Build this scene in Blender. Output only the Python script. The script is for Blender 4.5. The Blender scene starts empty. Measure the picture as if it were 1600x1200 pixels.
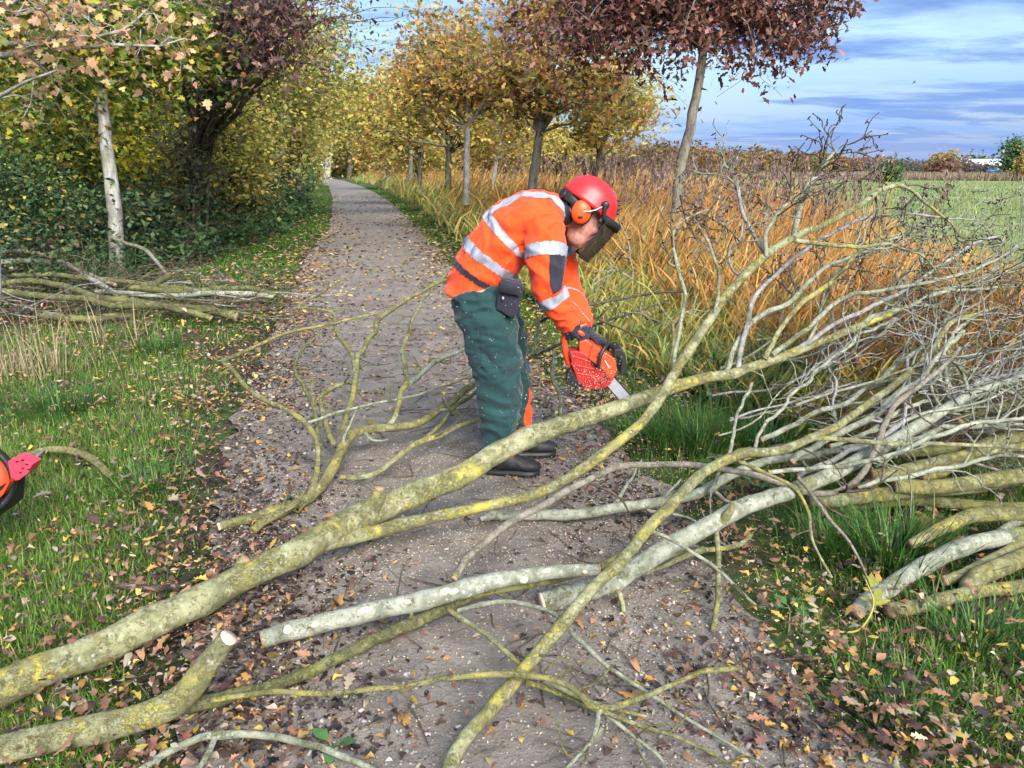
import bpy, bmesh, math, random
import numpy as np
from mathutils import Vector, Matrix, noise as mnoise
R = math.radians
sc = bpy.context.scene
COL = sc.collection
# ---------------------------------------------------------------- camera, sky, sun, exposure
CAM_H = 1.6; PITCH = R(15.7); FPX = 1200.0
cam = bpy.data.cameras.new('camera'); cam.sensor_width = 36.0; cam.lens = FPX/1600*36
cam.clip_start = 0.05; cam.clip_end = 3000
camo = bpy.data.objects.new('camera', cam); COL.objects.link(camo)
camo.location = (0, 0, CAM_H); camo.rotation_euler = (R(90)-PITCH, 0, 0)
sc.camera = camo
SUN_EL, SUN_AZ = R(36), R(160)        # azimuth clockwise from +Y: behind the camera, to the right
world = bpy.data.worlds.new('World'); sc.world = world; world.use_nodes = True
def build_world():
    nt = world.node_tree; N = nt.nodes; L = nt.links
    for n in list(N): N.remove(n)
    out = N.new('ShaderNodeOutputWorld'); bg = N.new('ShaderNodeBackground')
    sky = N.new('ShaderNodeTexSky'); sky.sky_type = 'NISHITA'; sky.sun_disc = False
    sky.sun_elevation = SUN_EL; sky.sun_rotation = SUN_AZ; sky.air_density = 1.0; sky.dust_density = 0.2; sky.ozone_density = 2.0
    tc = N.new('ShaderNodeTexCoord'); sep = N.new('ShaderNodeSeparateXYZ'); L.new(tc.outputs['Generated'], sep.inputs[0])
    def math_(op, a, b=None):
        m = N.new('ShaderNodeMath'); m.operation = op
        for i, x in enumerate((a, b)):
            if x is None: continue
            if isinstance(x, (int, float)): m.inputs[i].default_value = x
            else: L.new(x, m.inputs[i])
        return m.outputs[0]
    zz = math_('ADD', math_('MAXIMUM', sep.outputs[2], 0.0), 0.10)
    cx = math_('DIVIDE', sep.outputs[0], zz); cy = math_('DIVIDE', sep.outputs[1], zz)
    comb = N.new('ShaderNodeCombineXYZ'); L.new(cx, comb.inputs[0]); L.new(cy, comb.inputs[1])
    def noise_(scale, detail, rough, off):
        mp = N.new('ShaderNodeMapping'); mp.inputs['Location'].default_value = off
        mp.inputs['Rotation'].default_value = (0, 0, R(25)); mp.inputs['Scale'].default_value = (0.55, 1.0, 1.0)
        L.new(comb.outputs[0], mp.inputs[0])
        n = N.new('ShaderNodeTexNoise'); n.inputs['Scale'].default_value = scale; n.inputs['Detail'].default_value = detail
        n.inputs['Roughness'].default_value = rough; n.inputs['Distortion'].default_value = 0.35
        L.new(mp.outputs[0], n.inputs['Vector']); return n.outputs[0]
    def ramp(x, a, b):
        r = N.new('ShaderNodeMapRange'); r.interpolation_type = 'SMOOTHSTEP'
        r.inputs[1].default_value = a; r.inputs[2].default_value = b; L.new(x, r.inputs[0]); return r.outputs[0]
    thin = ramp(noise_(1.1, 9, 0.62, (3.1, 1.7, 0)), 0.42, 0.60)
    thick = ramp(noise_(0.75, 8, 0.6, (7.4, 4.2, 2)), 0.43, 0.57)
    def mix(f, a, b):
        m = N.new('ShaderNodeMix'); m.data_type = 'RGBA'
        if isinstance(f, float): m.inputs[0].default_value = f
        else: L.new(f, m.inputs[0])
        for i, x in ((6, a), (7, b)):
            if isinstance(x, tuple): m.inputs[i].default_value = (*x, 1)
            else: L.new(x, m.inputs[i])
        return m.outputs[2]
    low = ramp(sep.outputs[2], 0.16, 0.0)
    thick = math_('MAXIMUM', thick, math_('MULTIPLY', low, 0.95))
    c1 = mix(math_('MULTIPLY', thin, 0.9), sky.outputs[0], (4.0, 6.0, 8.4))
    c2 = mix(math_('MULTIPLY', thick, 0.85), c1, (1.05, 2.0, 5.0))
    bg.inputs['Strength'].default_value = 0.056
    L.new(c2, bg.inputs['Color']); L.new(bg.outputs[0], out.inputs[0])
build_world()
sun = bpy.data.lights.new('sun', 'SUN'); sun.energy = 3.3; sun.angle = R(42); sun.color = (1.0, 0.95, 0.87)
suno = bpy.data.objects.new('sun', sun); COL.objects.link(suno)
sd = Vector((math.sin(SUN_AZ)*math.cos(SUN_EL), math.cos(SUN_AZ)*math.cos(SUN_EL), math.sin(SUN_EL)))
suno.rotation_euler = sd.to_track_quat('Z', 'Y').to_euler()
sc.view_settings.view_transform = 'Standard'; sc.view_settings.look = 'None'
sc.view_settings.exposure = 1.55; sc.view_settings.gamma = 1.0; sc.view_settings.use_curve_mapping = False
sc.render.engine = 'CYCLES'
sc.cycles.use_denoising = True
sc.cycles.use_adaptive_sampling = True; sc.cycles.adaptive_threshold = 0.025; sc.cycles.adaptive_min_samples = 12
sc.cycles.max_bounces = 4; sc.cycles.diffuse_bounces = 2; sc.cycles.glossy_bounces = 2
sc.cycles.transmission_bounces = 2; sc.cycles.transparent_max_bounces = 6
sc.cycles.caustics_reflective = False; sc.cycles.caustics_refractive = False

# ---------------------------------------------------------------- helpers
rng = np.random.default_rng(7); random.seed(7)
CP, SP = math.cos(PITCH), math.sin(PITCH)
def ray(u, v):
    x = (u-800)/FPX; y = (600-v)/FPX
    return np.array([x, CP+SP*y, -SP+CP*y])
def PZ(u, v, z=0.0):                      # point of the horizontal plane z seen at a photo pixel
    d = ray(u, v); t = (z-CAM_H)/d[2]
    return np.array([0, 0, CAM_H])+d*t
def PY(u, v, Y):                          # point at distance Y seen at a photo pixel
    d = ray(u, v); t = Y/d[1]
    return np.array([0, 0, CAM_H])+d*t
def pxm(p):                               # metres per photo pixel at a point
    return (p[1]*CP + (CAM_H-p[2])*SP)/FPX
def nrm(v):
    v = np.asarray(v, float); return v/max(np.linalg.norm(v), 1e-9)
def tag(o, label=None, cat=None, group=None, kind=None):
    if label: o['label'] = label
    if cat: o['category'] = cat
    if group: o['group'] = group
    if kind: o['kind'] = kind
    return o
def empty(name, loc=(0, 0, 0), label=None, cat=None, group=None):
    o = bpy.data.objects.new(name, None); COL.objects.link(o); o.location = loc
    o.empty_display_size = 0.1
    return tag(o, label, cat, group)
def link(name, me, mat=None, parent=None, smooth=True):
    o = bpy.data.objects.new(name, me); COL.objects.link(o)
    if mat is not None:
        for m in (mat if isinstance(mat, (list, tuple)) else [mat]): me.materials.append(m)
    if parent is not None:
        o.parent = parent
        o.matrix_parent_inverse = Matrix.Translation(parent.location).inverted() if parent.type == 'EMPTY' else Matrix()
    if smooth and len(me.polygons): me.polygons.foreach_set('use_smooth', np.ones(len(me.polygons), bool))
    return o
def npmesh(name, V, loops, starts, totals, col=None):
    me = bpy.data.meshes.new(name)
    me.vertices.add(len(V)); me.vertices.foreach_set('co', np.asarray(V, np.float32).ravel())
    me.loops.add(len(loops)); me.loops.foreach_set('vertex_index', np.asarray(loops, np.int32))
    me.polygons.add(len(starts)); me.polygons.foreach_set('loop_start', np.asarray(starts, np.int32))
    me.polygons.foreach_set('loop_total', np.asarray(totals, np.int32))
    if col is not None:
        a = me.color_attributes.new('col', 'FLOAT_COLOR', 'POINT')
        c = np.ones((len(V), 4), np.float32); c[:, :3] = col; a.data.foreach_set('color', c.ravel())
    me.update(calc_edges=True); me.validate()
    return me
class MB:
    """collects shapes for ONE mesh object"""
    def __init__(s): s.V = []; s.F = []; s.M = []; s.n = 0
    def add(s, V, F, mi=0):
        V = np.asarray(V, float); s.V.append(V); 
        s.F += [tuple(i+s.n for i in f) for f in F]; s.M += [mi]*len(F); s.n += len(V)
    def mesh(s, name='m'):
        V = np.concatenate(s.V) if s.V else np.zeros((0, 3))
        tot = np.array([len(f) for f in s.F]); st = np.concatenate([[0], np.cumsum(tot)[:-1]]) if len(tot) else []
        me = npmesh(name, V, [i for f in s.F for i in f], st, tot)
        if any(s.M): me.polygons.foreach_set('material_index', np.array(s.M, np.int32))
        return me
    def build(s, name, mat, parent=None, smooth=True): return link(name, s.mesh(name), mat, parent, smooth)
def spline(P, R_=None, step=None, n=None):
    """Catmull-Rom through points; returns resampled points and radii"""
    P = np.asarray(P, float); m = len(P); R_ = np.asarray(R_, float) if R_ is not None else np.ones(m)
    if m == 2: P = np.array([P[0], (P[0]+P[1])/2, P[1]]); R_ = np.array([R_[0], (R_[0]+R_[1])/2, R_[1]]); m = 3
    E = np.vstack([2*P[0]-P[1], P, 2*P[-1]-P[-2]])
    out, ro = [], []
    for i in range(m-1):
        p0, p1, p2, p3 = E[i:i+4]; L = np.linalg.norm(p2-p1)
        k = max(1, int(math.ceil(L/step))) if step else (n or 4)
        for j in range(k):
            t = j/k
            out.append(0.5*((2*p1)+(-p0+p2)*t+(2*p0-5*p1+4*p2-p3)*t*t+(-p0+3*p1-3*p2+p3)*t**3)); ro.append(R_[i]*(1-t)+R_[i+1]*t)
    out.append(P[-1]); ro.append(R_[-1])
    return np.array(out), np.array(ro)
def frames(P):
    T = np.gradient(P, axis=0); T /= np.maximum(np.linalg.norm(T, axis=1, keepdims=True), 1e-9)
    a = np.array([0, 0, 1.0]) if abs(T[0][2]) < 0.9 else np.array([1.0, 0, 0])
    n = nrm(np.cross(T[0], a)); Ns = [n]
    for i in range(1, len(P)):
        n = n-T[i]*np.dot(n, T[i]); n = nrm(n); Ns.append(n)
    Ns = np.array(Ns); return T, Ns, np.cross(T, Ns)
def tube(mb, P, R_, sides=8, lump=0.0, caps=True, mi=0, capmi=None, seed=0):
    P = np.asarray(P, float); R_ = np.asarray(R_, float); T, A, Bn = frames(P); k = len(P)
    th = np.arange(sides)*2*math.pi/sides
    ring = np.cos(th)[None, :, None]*A[:, None, :]+np.sin(th)[None, :, None]*Bn[:, None, :]
    rr = np.repeat(R_[:, None], sides, 1)
    if lump:
        for i in range(k):
            for j in range(sides):
                q = P[i]*(7.0)+ring[i, j]*1.1+seed
                rr[i, j] *= 1+lump*mnoise.noise(Vector(q))+lump*0.6*mnoise.noise(Vector(q*3.1))
    V = P[:, None, :]+ring*rr[:, :, None]; V = V.reshape(-1, 3)
    F = []
    for i in range(k-1):
        for j in range(sides):
            a = i*sides+j; b = i*sides+(j+1) % sides
            F.append((a, b, b+sides, a+sides))
    mb.add(V, F, mi)
    if caps:
        c = mi if capmi is None else capmi
        mb.add(V[:sides], [tuple(range(sides))[::-1]], c); mb.add(V[-sides:], [tuple(range(sides))], c)
def instanced(name, template, faces, pos, fx, fy, fz, scale, col):
    """N copies of one small template (verts in a local x,y,z frame) joined in one mesh, vectorised"""
    tv = np.asarray(template, float); n = len(pos); k = len(tv)
    s = np.asarray(scale, float); s = s[:, None] if s.ndim == 1 else s
    if s.shape[1] == 1: s = np.repeat(s, 3, 1)
    V = (pos[:, None, :]+(tv[None, :, 0, None]*s[:, None, 0:1])*fx[:, None, :]+(tv[None, :, 1, None]*s[:, None, 1:2])*fy[:, None, :]
         + (tv[None, :, 2, None]*s[:, None, 2:3])*fz[:, None, :]).reshape(-1, 3)
    lp = np.concatenate([np.array(f) for f in faces]); tot = np.array([len(f) for f in faces])
    loops = (lp[None, :]+(np.arange(n)*k)[:, None]).ravel(); totals = np.tile(tot, n)
    starts = np.concatenate([[0], np.cumsum(totals)[:-1]])
    return npmesh(name, V, loops, starts, totals, np.repeat(col, k, 0))
def rand_frames(n, up=0.0, r=rng):
    """random orthonormal frames; up>0 biases the z axis of the frame upward"""
    z = r.normal(size=(n, 3)); z[:, 2] = np.abs(z[:, 2])+up; z /= np.linalg.norm(z, axis=1, keepdims=True)
    x = r.normal(size=(n, 3)); x -= z*np.sum(x*z, 1, keepdims=True); x /= np.linalg.norm(x, axis=1, keepdims=True)
    return x, np.cross(z, x), z
def palette(n, cols, weights, jit=0.18, r=rng):
    c = np.array(cols)[r.choice(len(cols), n, p=np.array(weights)/sum(weights))]
    return np.clip(c*(1+jit*r.normal(size=(n, 1)))*(1+0.06*r.normal(size=(n, 3))), 0.004, 1)
# leaf outlines: x along the leaf, y across
LEAF4 = ([(0, 0, 0), (0.45, 0.30, 0.07), (1, 0, -0.06), (0.45, -0.30, 0.07)], [(0, 1, 2), (0, 2, 3)])
def lobed(kind):
    if kind == 'oak':
        half = [(0.0, 0.03), (0.12, 0.10), (0.2, 0.07), (0.33, 0.22), (0.42, 0.12), (0.58, 0.30), (0.66, 0.14), (0.82, 0.22), (0.88, 0.09), (1.0, 0.0)]
    elif kind == 'maple':
        half = [(0.0, 0.02), (-0.02, 0.22), (0.16, 0.26), (0.22, 0.50), (0.40, 0.34), (0.58, 0.50), (0.60, 0.18), (0.82, 0.20), (1.0, 0.0)]
    else:
        half = [(0.0, 0.02), (0.15, 0.18), (0.4, 0.30), (0.7, 0.20), (1.0, 0.0)]
    v = []; n = len(half)
    for i, (x, y) in enumerate(half): v.append((x, 0, 0.05*math.sin(x*3)-0.06*x*x))
    for sgn in (1, -1):
        for (x, y) in half: v.append((x, sgn*y, 0.05*math.sin(x*3)-0.06*x*x+abs(y)*0.28*(1 if x < 0.7 else -0.3)))
    f = []
    for i in range(n-1):
        f.append((i, i+1, n+i+1, n+i)); f.append((i+1, i, 2*n+i, 2*n+i+1))
    return v, f
OAK, MAPLE, OVAL = lobed('oak'), lobed('maple'), lobed('oval')
def blades(name, base, h, w, az, lean, bend, col, seg=3, mat=None, label=None, cat=None, twist=None):
    """N grass-like blades in one mesh: base Nx3, lean/bend in radians-ish"""
    n = len(base); V = np.zeros((n, 2*seg+1, 3)); d = np.stack([np.cos(az), np.sin(az), 0*az], 1)
    tw = az+math.pi/2 if twist is None else twist
    sidev = np.stack([np.cos(tw), np.sin(tw), 0*az], 1)
    p = base.copy(); a = lean.copy(); L = h/seg
    for i in range(seg+1):
        wi = w*(1-(i/seg)**1.6)*0.5 if i < seg else 0
        if i < seg: V[:, 2*i] = p+sidev*wi[:, None]; V[:, 2*i+1] = p-sidev*wi[:, None]
        else: V[:, 2*seg] = p
        p = p+(d*np.sin(a)[:, None]+np.array([0, 0, 1.0])*np.cos(a)[:, None])*L[:, None]; a = a+bend/seg
    f = [(2*i, 2*i+1, 2*i+3, 2*i+2) for i in range(seg-1)]+[(2*seg-2, 2*seg-1, 2*seg)]
    lp = np.concatenate([np.array(x) for x in f]); tot = np.array([len(x) for x in f]); k = 2*seg+1
    loops = (lp[None, :]+(np.arange(n)*k)[:, None]).ravel(); totals = np.tile(tot, n)
    me = npmesh(name, V.reshape(-1, 3), loops, np.concatenate([[0], np.cumsum(totals)[:-1]]), totals, np.repeat(col, k, 0))
    o = link(name, me, mat, None, False)
    if label: tag(o, label, cat, kind='stuff')
    return o

# ---------------------------------------------------------------- materials
MATS = {}
class NT:
    def __init__(s, name):
        s.m = bpy.data.materials.new(name); s.m.use_nodes = True; s.t = s.m.node_tree; s.N = s.t.nodes; s.L = s.t.links
        s.b = s.N['Principled BSDF']; s.out = s.N['Material Output']
        s.tc = s.N.new('ShaderNodeTexCoord')
    def noise(s, scale, detail=5, rough=0.6, vec=None, dist=0.0):
        n = s.N.new('ShaderNodeTexNoise'); n.inputs['Scale'].default_value = scale; n.inputs['Detail'].default_value = detail
        n.inputs['Roughness'].default_value = rough; n.inputs['Distortion'].default_value = dist
        s.L.new(vec if vec is not None else s.tc.outputs['Object'], n.inputs['Vector']); return n.outputs[0]
    def vor(s, scale, feat='F1', out='Distance', vec=None):
        n = s.N.new('ShaderNodeTexVoronoi'); n.feature = feat; n.inputs['Scale'].default_value = scale
        s.L.new(vec if vec is not None else s.tc.outputs['Object'], n.inputs['Vector']); return n.outputs[out]
    def ramp(s, x, a, b, lo=0.0, hi=1.0):
        r = s.N.new('ShaderNodeMapRange'); r.interpolation_type = 'SMOOTHSTEP'
        for i, q in ((1, a), (2, b), (3, lo), (4, hi)): r.inputs[i].default_value = q
        s.L.new(x, r.inputs[0]); return r.outputs[0]
    def math(s, op, a, b=None):
        m = s.N.new('ShaderNodeMath'); m.operation = op
        for i, x in enumerate((a, b)):
            if x is None: continue
            if isinstance(x, (int, float)): m.inputs[i].default_value = x
            else: s.L.new(x, m.inputs[i])
        return m.outputs[0]
    def mix(s, f, a, b, mode='MIX'):
        m = s.N.new('ShaderNodeMix'); m.data_type = 'RGBA'; m.blend_type = mode
        if isinstance(f, (int, float)): m.inputs[0].default_value = f
        else: s.L.new(f, m.inputs[0])
        for i, x in ((6, a), (7, b)):
            if isinstance(x, (tuple, list)): m.inputs[i].default_value = (*x[:3], 1)
            else: s.L.new(x, m.inputs[i])
        return m.outputs[2]
    def col(s, c):
        if isinstance(c, (tuple, list)): s.b.inputs['Base Color'].default_value = (*c[:3], 1)
        else: s.L.new(c, s.b.inputs['Base Color'])
    def rough(s, r, spec=0.5):
        if isinstance(r, (int, float)): s.b.inputs['Roughness'].default_value = r
        else: s.L.new(r, s.b.inputs['Roughness'])
        s.b.inputs['Specular IOR Level'].default_value = spec
    def bump(s, h, strength=0.5, dist=0.01):
        b = s.N.new('ShaderNodeBump'); b.inputs['Strength'].default_value = strength; b.inputs['Distance'].default_value = dist
        s.L.new(h, b.inputs['Height']); s.L.new(b.outputs[0], s.b.inputs['Normal'])
def plain(name, c, rough=0.5, spec=0.4, nz=0.12, scale=30, metal=0.0, bump=0.0, bscale=200):
    t = NT(name); n = t.noise(scale, 4)
    t.col(t.mix(t.ramp(n, 0.3, 0.7), tuple(x*(1-nz) for x in c), tuple(min(1, x*(1+nz)) for x in c)))
    t.rough(rough, spec); t.b.inputs['Metallic'].default_value = metal
    if bump: t.bump(t.noise(bscale, 3), bump, 0.003)
    return t.m
def leafmat(name, trans=0.4, rough=0.5):
    t = NT(name); a = t.N.new('ShaderNodeVertexColor'); a.layer_name = 'col'
    n = t.noise(45, 3); c = t.mix(t.ramp(n, 0.3, 0.75), a.outputs[0], t.mix(0.5, a.outputs[0], (0.55, 0.5, 0.42), 'MULTIPLY'))
    t.col(c); t.rough(rough, 0.3)
    tr = t.N.new('ShaderNodeBsdfTranslucent'); t.L.new(c, tr.inputs[0])
    mx = t.N.new('ShaderNodeMixShader'); mx.inputs[0].default_value = trans
    t.L.new(t.b.outputs[0], mx.inputs[1]); t.L.new(tr.outputs[0], mx.inputs[2]); t.L.new(mx.outputs[0], t.out.inputs[0])
    return t.m
def bark(name, base, dark, lichen, amount, white=0.3, scale=1.0, moss=None):
    """smooth young-ash bark: mottled grey-green, crusts of yellow lichen, pale specks, dark lenticels"""
    t = NT(name); n1 = t.noise(11*scale, 8, 0.7); n2 = t.noise(48*scale, 6, 0.75); reg = t.noise(3.2*scale, 4, 0.6); crust = t.noise(26*scale, 8, 0.78, dist=0.3); fine = t.noise(230, 4, 0.8)
    c = t.mix(t.ramp(n1, 0.36, 0.64), base, (0.50*base[0], 0.52*base[1], 0.46*base[2]))
    c = t.mix(t.ramp(t.noise(17*scale, 6, 0.7), 0.50, 0.66, 0, 0.55), c, tuple(min(1, 1.35*x+0.03) for x in base))
    c = t.mix(t.ramp(n2, 0.52, 0.66, 0, 0.85), c, dark)
    lo = 1.24-0.36*amount
    f = t.math('ADD', t.math('ADD', reg, crust), t.math('MULTIPLY', t.math('SUBTRACT', fine, 0.5), 0.75))
    lm = t.ramp(f, lo, lo+0.07)
    lc = t.mix(fine, tuple(0.55*x for x in lichen), tuple(1.4*x for x in lichen)); lc = t.mix(t.ramp(n1, 0.38, 0.56, 0, 0.85), lc, (0.17+lichen[0]*0.12, 0.165+lichen[1]*0.12, 0.10))
    c = t.mix(t.math('MULTIPLY', lm, 0.92), c, lc)
    w = t.math('ADD', t.vor(48*scale), t.math('MULTIPLY', t.math('SUBTRACT', n2, 0.5), 0.9)); wm = t.math('MULTIPLY', t.ramp(w, 0.30, 0.18), t.ramp(t.noise(9*scale, 5), 0.50, 0.60, 0, 0.75))
    c = t.mix(t.math('MULTIPLY', wm, white), c, (0.58, 0.60, 0.56))
    c = t.mix(t.math('MULTIPLY', t.ramp(t.vor(31*scale), 0.13, 0.06), 0.7), c, dark)
    t.col(c); t.rough(0.85, 0.15)
    t.bump(t.math('ADD', t.math('MULTIPLY', lm, 0.7), t.math('ADD', n2, t.math('MULTIPLY', fine, 0.5))), 1.0, 0.008)
    return t.m
LICH = (0.46, 0.40, 0.08)
M_ASH = bark('bark_ash_lichen', (0.36, 0.355, 0.20), (0.15, 0.11, 0.075), LICH, 0.66, 0.6)
M_ASHY = bark('bark_ash_yellow_lichen', (0.30, 0.285, 0.14), (0.12, 0.10, 0.06), (0.37, 0.33, 0.085), 0.74, 0.35)
M_ASHP = bark('bark_ash_pale', (0.38, 0.39, 0.31), (0.17, 0.17, 0.13), (0.30, 0.30, 0.06), 0.36, 0.8)
M_ASHG = bark('bark_ash_twig_grey', (0.36, 0.37, 0.28), (0.18, 0.17, 0.15), (0.28, 0.30, 0.10), 0.32, 0.4, 2.0)
M_ASHL = bark('bark_ash_lilac_grey', (0.37, 0.355, 0.355), (0.19, 0.17, 0.16), (0.27, 0.28, 0.12), 0.25, 0.4, 2.0)
M_TWIG = bark('bark_twig_brown', (0.15, 0.12, 0.095), (0.06, 0.045, 0.04), (0.25, 0.24, 0.08), 0.28, 0.15, 2.0)
M_ROD = bark('bark_rod_fawn', (0.30, 0.265, 0.215), (0.15, 0.12, 0.10), (0.30, 0.29, 0.12), 0.3, 0.3, 2.0)
M_MOSS = bark('bark_mossy', (0.22, 0.21, 0.10), (0.07, 0.06, 0.03), (0.20, 0.21, 0.05), 0.8, 0.2, 1.5)
M_BUD = plain('flower_gall_black', (0.018, 0.013, 0.014), 0.8)
def cutwood(name):
    t = NT(name); n = t.noise(60, 4)
    t.col(t.mix(t.ramp(n, 0.3, 0.7), (0.62, 0.46, 0.30), (0.75, 0.62, 0.45))); t.rough(0.7, 0.2); t.bump(t.noise(150, 3), 0.3, 0.003); return t.m
M_CUT = cutwood('fresh_cut_wood')
M_OLDCUT = plain('old_cut_wood', (0.30, 0.20, 0.13), 0.8, 0.2, 0.3, 60)
def treebark(name, base, dark, scale=1.0):
    t = NT(name); mp = t.N.new('ShaderNodeMapping'); mp.inputs['Scale'].default_value = (1, 1, 0.35)
    t.L.new(t.tc.outputs['Object'], mp.inputs[0])
    n1 = t.noise(14*scale, 7, 0.7, mp.outputs[0]); n2 = t.noise(3*scale, 5)
    c = t.mix(t.ramp(n1, 0.35, 0.68), dark, base); c = t.mix(t.ramp(n2, 0.5, 0.7, 0, 0.6), c, (0.22, 0.24, 0.13))
    t.col(c); t.rough(0.85, 0.2); t.bump(n1, 0.7, 0.02); return t.m
M_TRUNKP = treebark('bark_tree_pale', (0.46, 0.45, 0.42), (0.20, 0.19, 0.17))
M_TRUNKG = treebark('bark_tree_grey', (0.25, 0.225, 0.19), (0.085, 0.075, 0.06))
M_TRUNKD = treebark('bark_tree_dark', (0.15, 0.13, 0.105), (0.045, 0.038, 0.03))
M_LEAF = leafmat('leaf_crown', 0.52)
M_LEAFD = leafmat('leaf_dead', 0.2, 0.6)
M_GRASS = leafmat('grass_blade', 0.35, 0.45)
M_REED = leafmat('reed_blade', 0.35, 0.5)
# ---------------------------------------------------------------- ground, path, field
def fbm2(x, y, s, seed=0.0):
    """cheap smooth value noise for arrays"""
    o = np.zeros_like(np.asarray(x, float)); a = 1.0; tot = 0
    for k in range(4):
        f = s*2**k; q = seed+k*13.7
        o += a*(np.sin(x*f*1.7+q+1.3*np.sin(y*f*1.1+q*1.9))*np.cos(y*f*1.5-q*0.7+1.1*np.sin(x*f*0.9+q*2.3))); tot += a; a *= 0.55
    return o/tot
EDGE_L = [(300, 1300), (300, 1200), (290, 1060), (330, 900), (345, 800), (352, 720), (385, 610), (425, 530), (462, 450), (468, 426), (480, 398), (514, 360), (517, 340), (520, 310), (514, 292), (494, 277)]
EDGE_R = [(1490, 1300), (1390, 1200), (1215, 1020), (1110, 880), (1020, 760), (930, 660), (860, 590), (780, 500), (722, 438), (702, 412), (680, 386), (660, 362), (636, 340), (616, 320), (592, 304), (568, 292), (540, 283), (502, 276)]
eL = np.array([PZ(u, v) for u, v in EDGE_L]); eR = np.array([PZ(u, v) for u, v in EDGE_R])
def XL(y): return np.interp(y, eL[:, 1], eL[:, 0])
def XR(y): return np.interp(y, eR[:, 1], eR[:, 0])
def reed_in(y): return XR(y)+np.interp(y, [2, 4, 6, 10, 20, 60], [1.6, 1.2, 0.75, 0.6, 0.5, 0.7])   # near edge of the reed bed
def reed_out(y): return np.interp(y, [2, 5, 8, 12, 20, 40, 80], [3.2, 4.1, 4.7, 5.7, 7.4, 10.0, 15])
def ground_mat():
    t = NT('ground_soil_and_litter'); p = t.noise(1.3, 6); f = t.noise(30, 6, 0.7); v = t.vor(22, 'F1', 'Color')
    soil = t.mix(t.ramp(f, 0.3, 0.7), (0.035, 0.026, 0.018), (0.085, 0.062, 0.042))
    green = t.mix(t.ramp(t.noise(14, 5), 0.3, 0.7), (0.03, 0.06, 0.012), (0.075, 0.12, 0.03))
    t.col(t.mix(t.ramp(p, 0.42, 0.58), soil, green)); t.rough(0.9, 0.2); t.bump(f, 0.6, 0.03); return t.m
def gz(x, y): return 0.02*fbm2(x, y, 0.5, 2.0)
def sheet(name, X, Y, Z, mat, label, cat):
    ny, nx = X.shape; V = np.stack([X, Y, Z], -1).reshape(-1, 3)
    i = np.arange(ny-1)[:, None]*nx+np.arange(nx-1)[None, :]; q = np.stack([i, i+1, i+nx+1, i+nx], -1).reshape(-1, 4)
    me = npmesh(name, V, q.ravel(), np.arange(len(q))*4, np.full(len(q), 4))
    return tag(link(name, me, mat), label, cat, kind='structure')
gx = np.concatenate([[-1500, -600, -200, -80], np.linspace(-40, 40, 161), [80, 200, 600, 1500]])
gy = np.concatenate([[-60, -15], np.linspace(-4, 40, 111), np.geomspace(42, 2200, 26)])
GX, GY = np.meshgrid(gx, gy); GZ = np.where((np.abs(GX) < 40) & (GY < 60), gz(GX, GY)-0.03, -0.03)
sheet('ground', GX, GY, GZ, ground_mat(), 'dark earth with leaf litter beneath the grass verges', 'ground')
def path_mat():
    t = NT('path_gravel_earth')
    big = t.noise(0.9, 6, 0.6); mid = t.noise(6, 6, 0.65); fine = t.noise(70, 5, 0.75); st = t.vor(75, 'F1', 'Color'); sd_ = t.vor(75)
    c = t.mix(t.ramp(mid, 0.3, 0.72), (0.165, 0.141, 0.120), (0.29, 0.254, 0.22))
    c = t.mix(t.ramp(big, 0.45, 0.7, 0, 0.5), c, (0.15, 0.118, 0.096))
    c = t.mix(t.ramp(fine, 0.5, 0.78, 0, 0.75), c, (0.042, 0.033, 0.03))
    sp = t.N.new('ShaderNodeSeparateColor'); t.L.new(st, sp.inputs[0])
    stone = t.math('MULTIPLY', t.ramp(sp.outputs[0], 0.80, 0.84), t.ramp(sd_, 0.42, 0.30))
    c = t.mix(t.math('MULTIPLY', stone, 0.8), c, t.mix(sp.outputs[1], (0.22, 0.17, 0.13), (0.46, 0.42, 0.38)))
    t.col(c); t.rough(t.ramp(mid, 0.3, 0.7, 0.45, 0.8), 0.35)
    t.bump(t.math('ADD', t.math('MULTIPLY', stone, 0.7), t.math('ADD', fine, t.math('MULTIPLY', mid, 1.5))), 0.7, 0.02); return t.m
M_PATH = path_mat()
py_ = np.concatenate([np.linspace(-1, 14, 300), np.geomspace(14.2, eL[-1, 1], 120)])
tt = np.linspace(0, 1, 61)
jl = 0.10*fbm2(py_*0+1, py_, 3.0, 5)+0.05*fbm2(py_, py_, 9.0, 1); jr = 0.12*fbm2(py_*0+1, py_, 2.6, 9)+0.05*fbm2(py_, py_, 8.0, 4)
PX = (XL(py_)+jl)[:, None]*(1-tt)[None, :]+(XR(py_)+jr)[:, None]*tt[None, :]
PYY = np.repeat(py_[:, None], 61, 1)
PZZ = gz(PX, PYY)*0.4+0.006+0.004*fbm2(PX, PYY, 4.0, 3)+0.012*np.sin(np.clip(tt, 0, 1)*math.pi)[None, :]
sheet('footpath', PX, PYY, PZZ, M_PATH, 'compacted earth and gravel footpath strewn with leaves', 'path')
def pathz(x, y): return gz(x, y)*0.4+0.014
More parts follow.
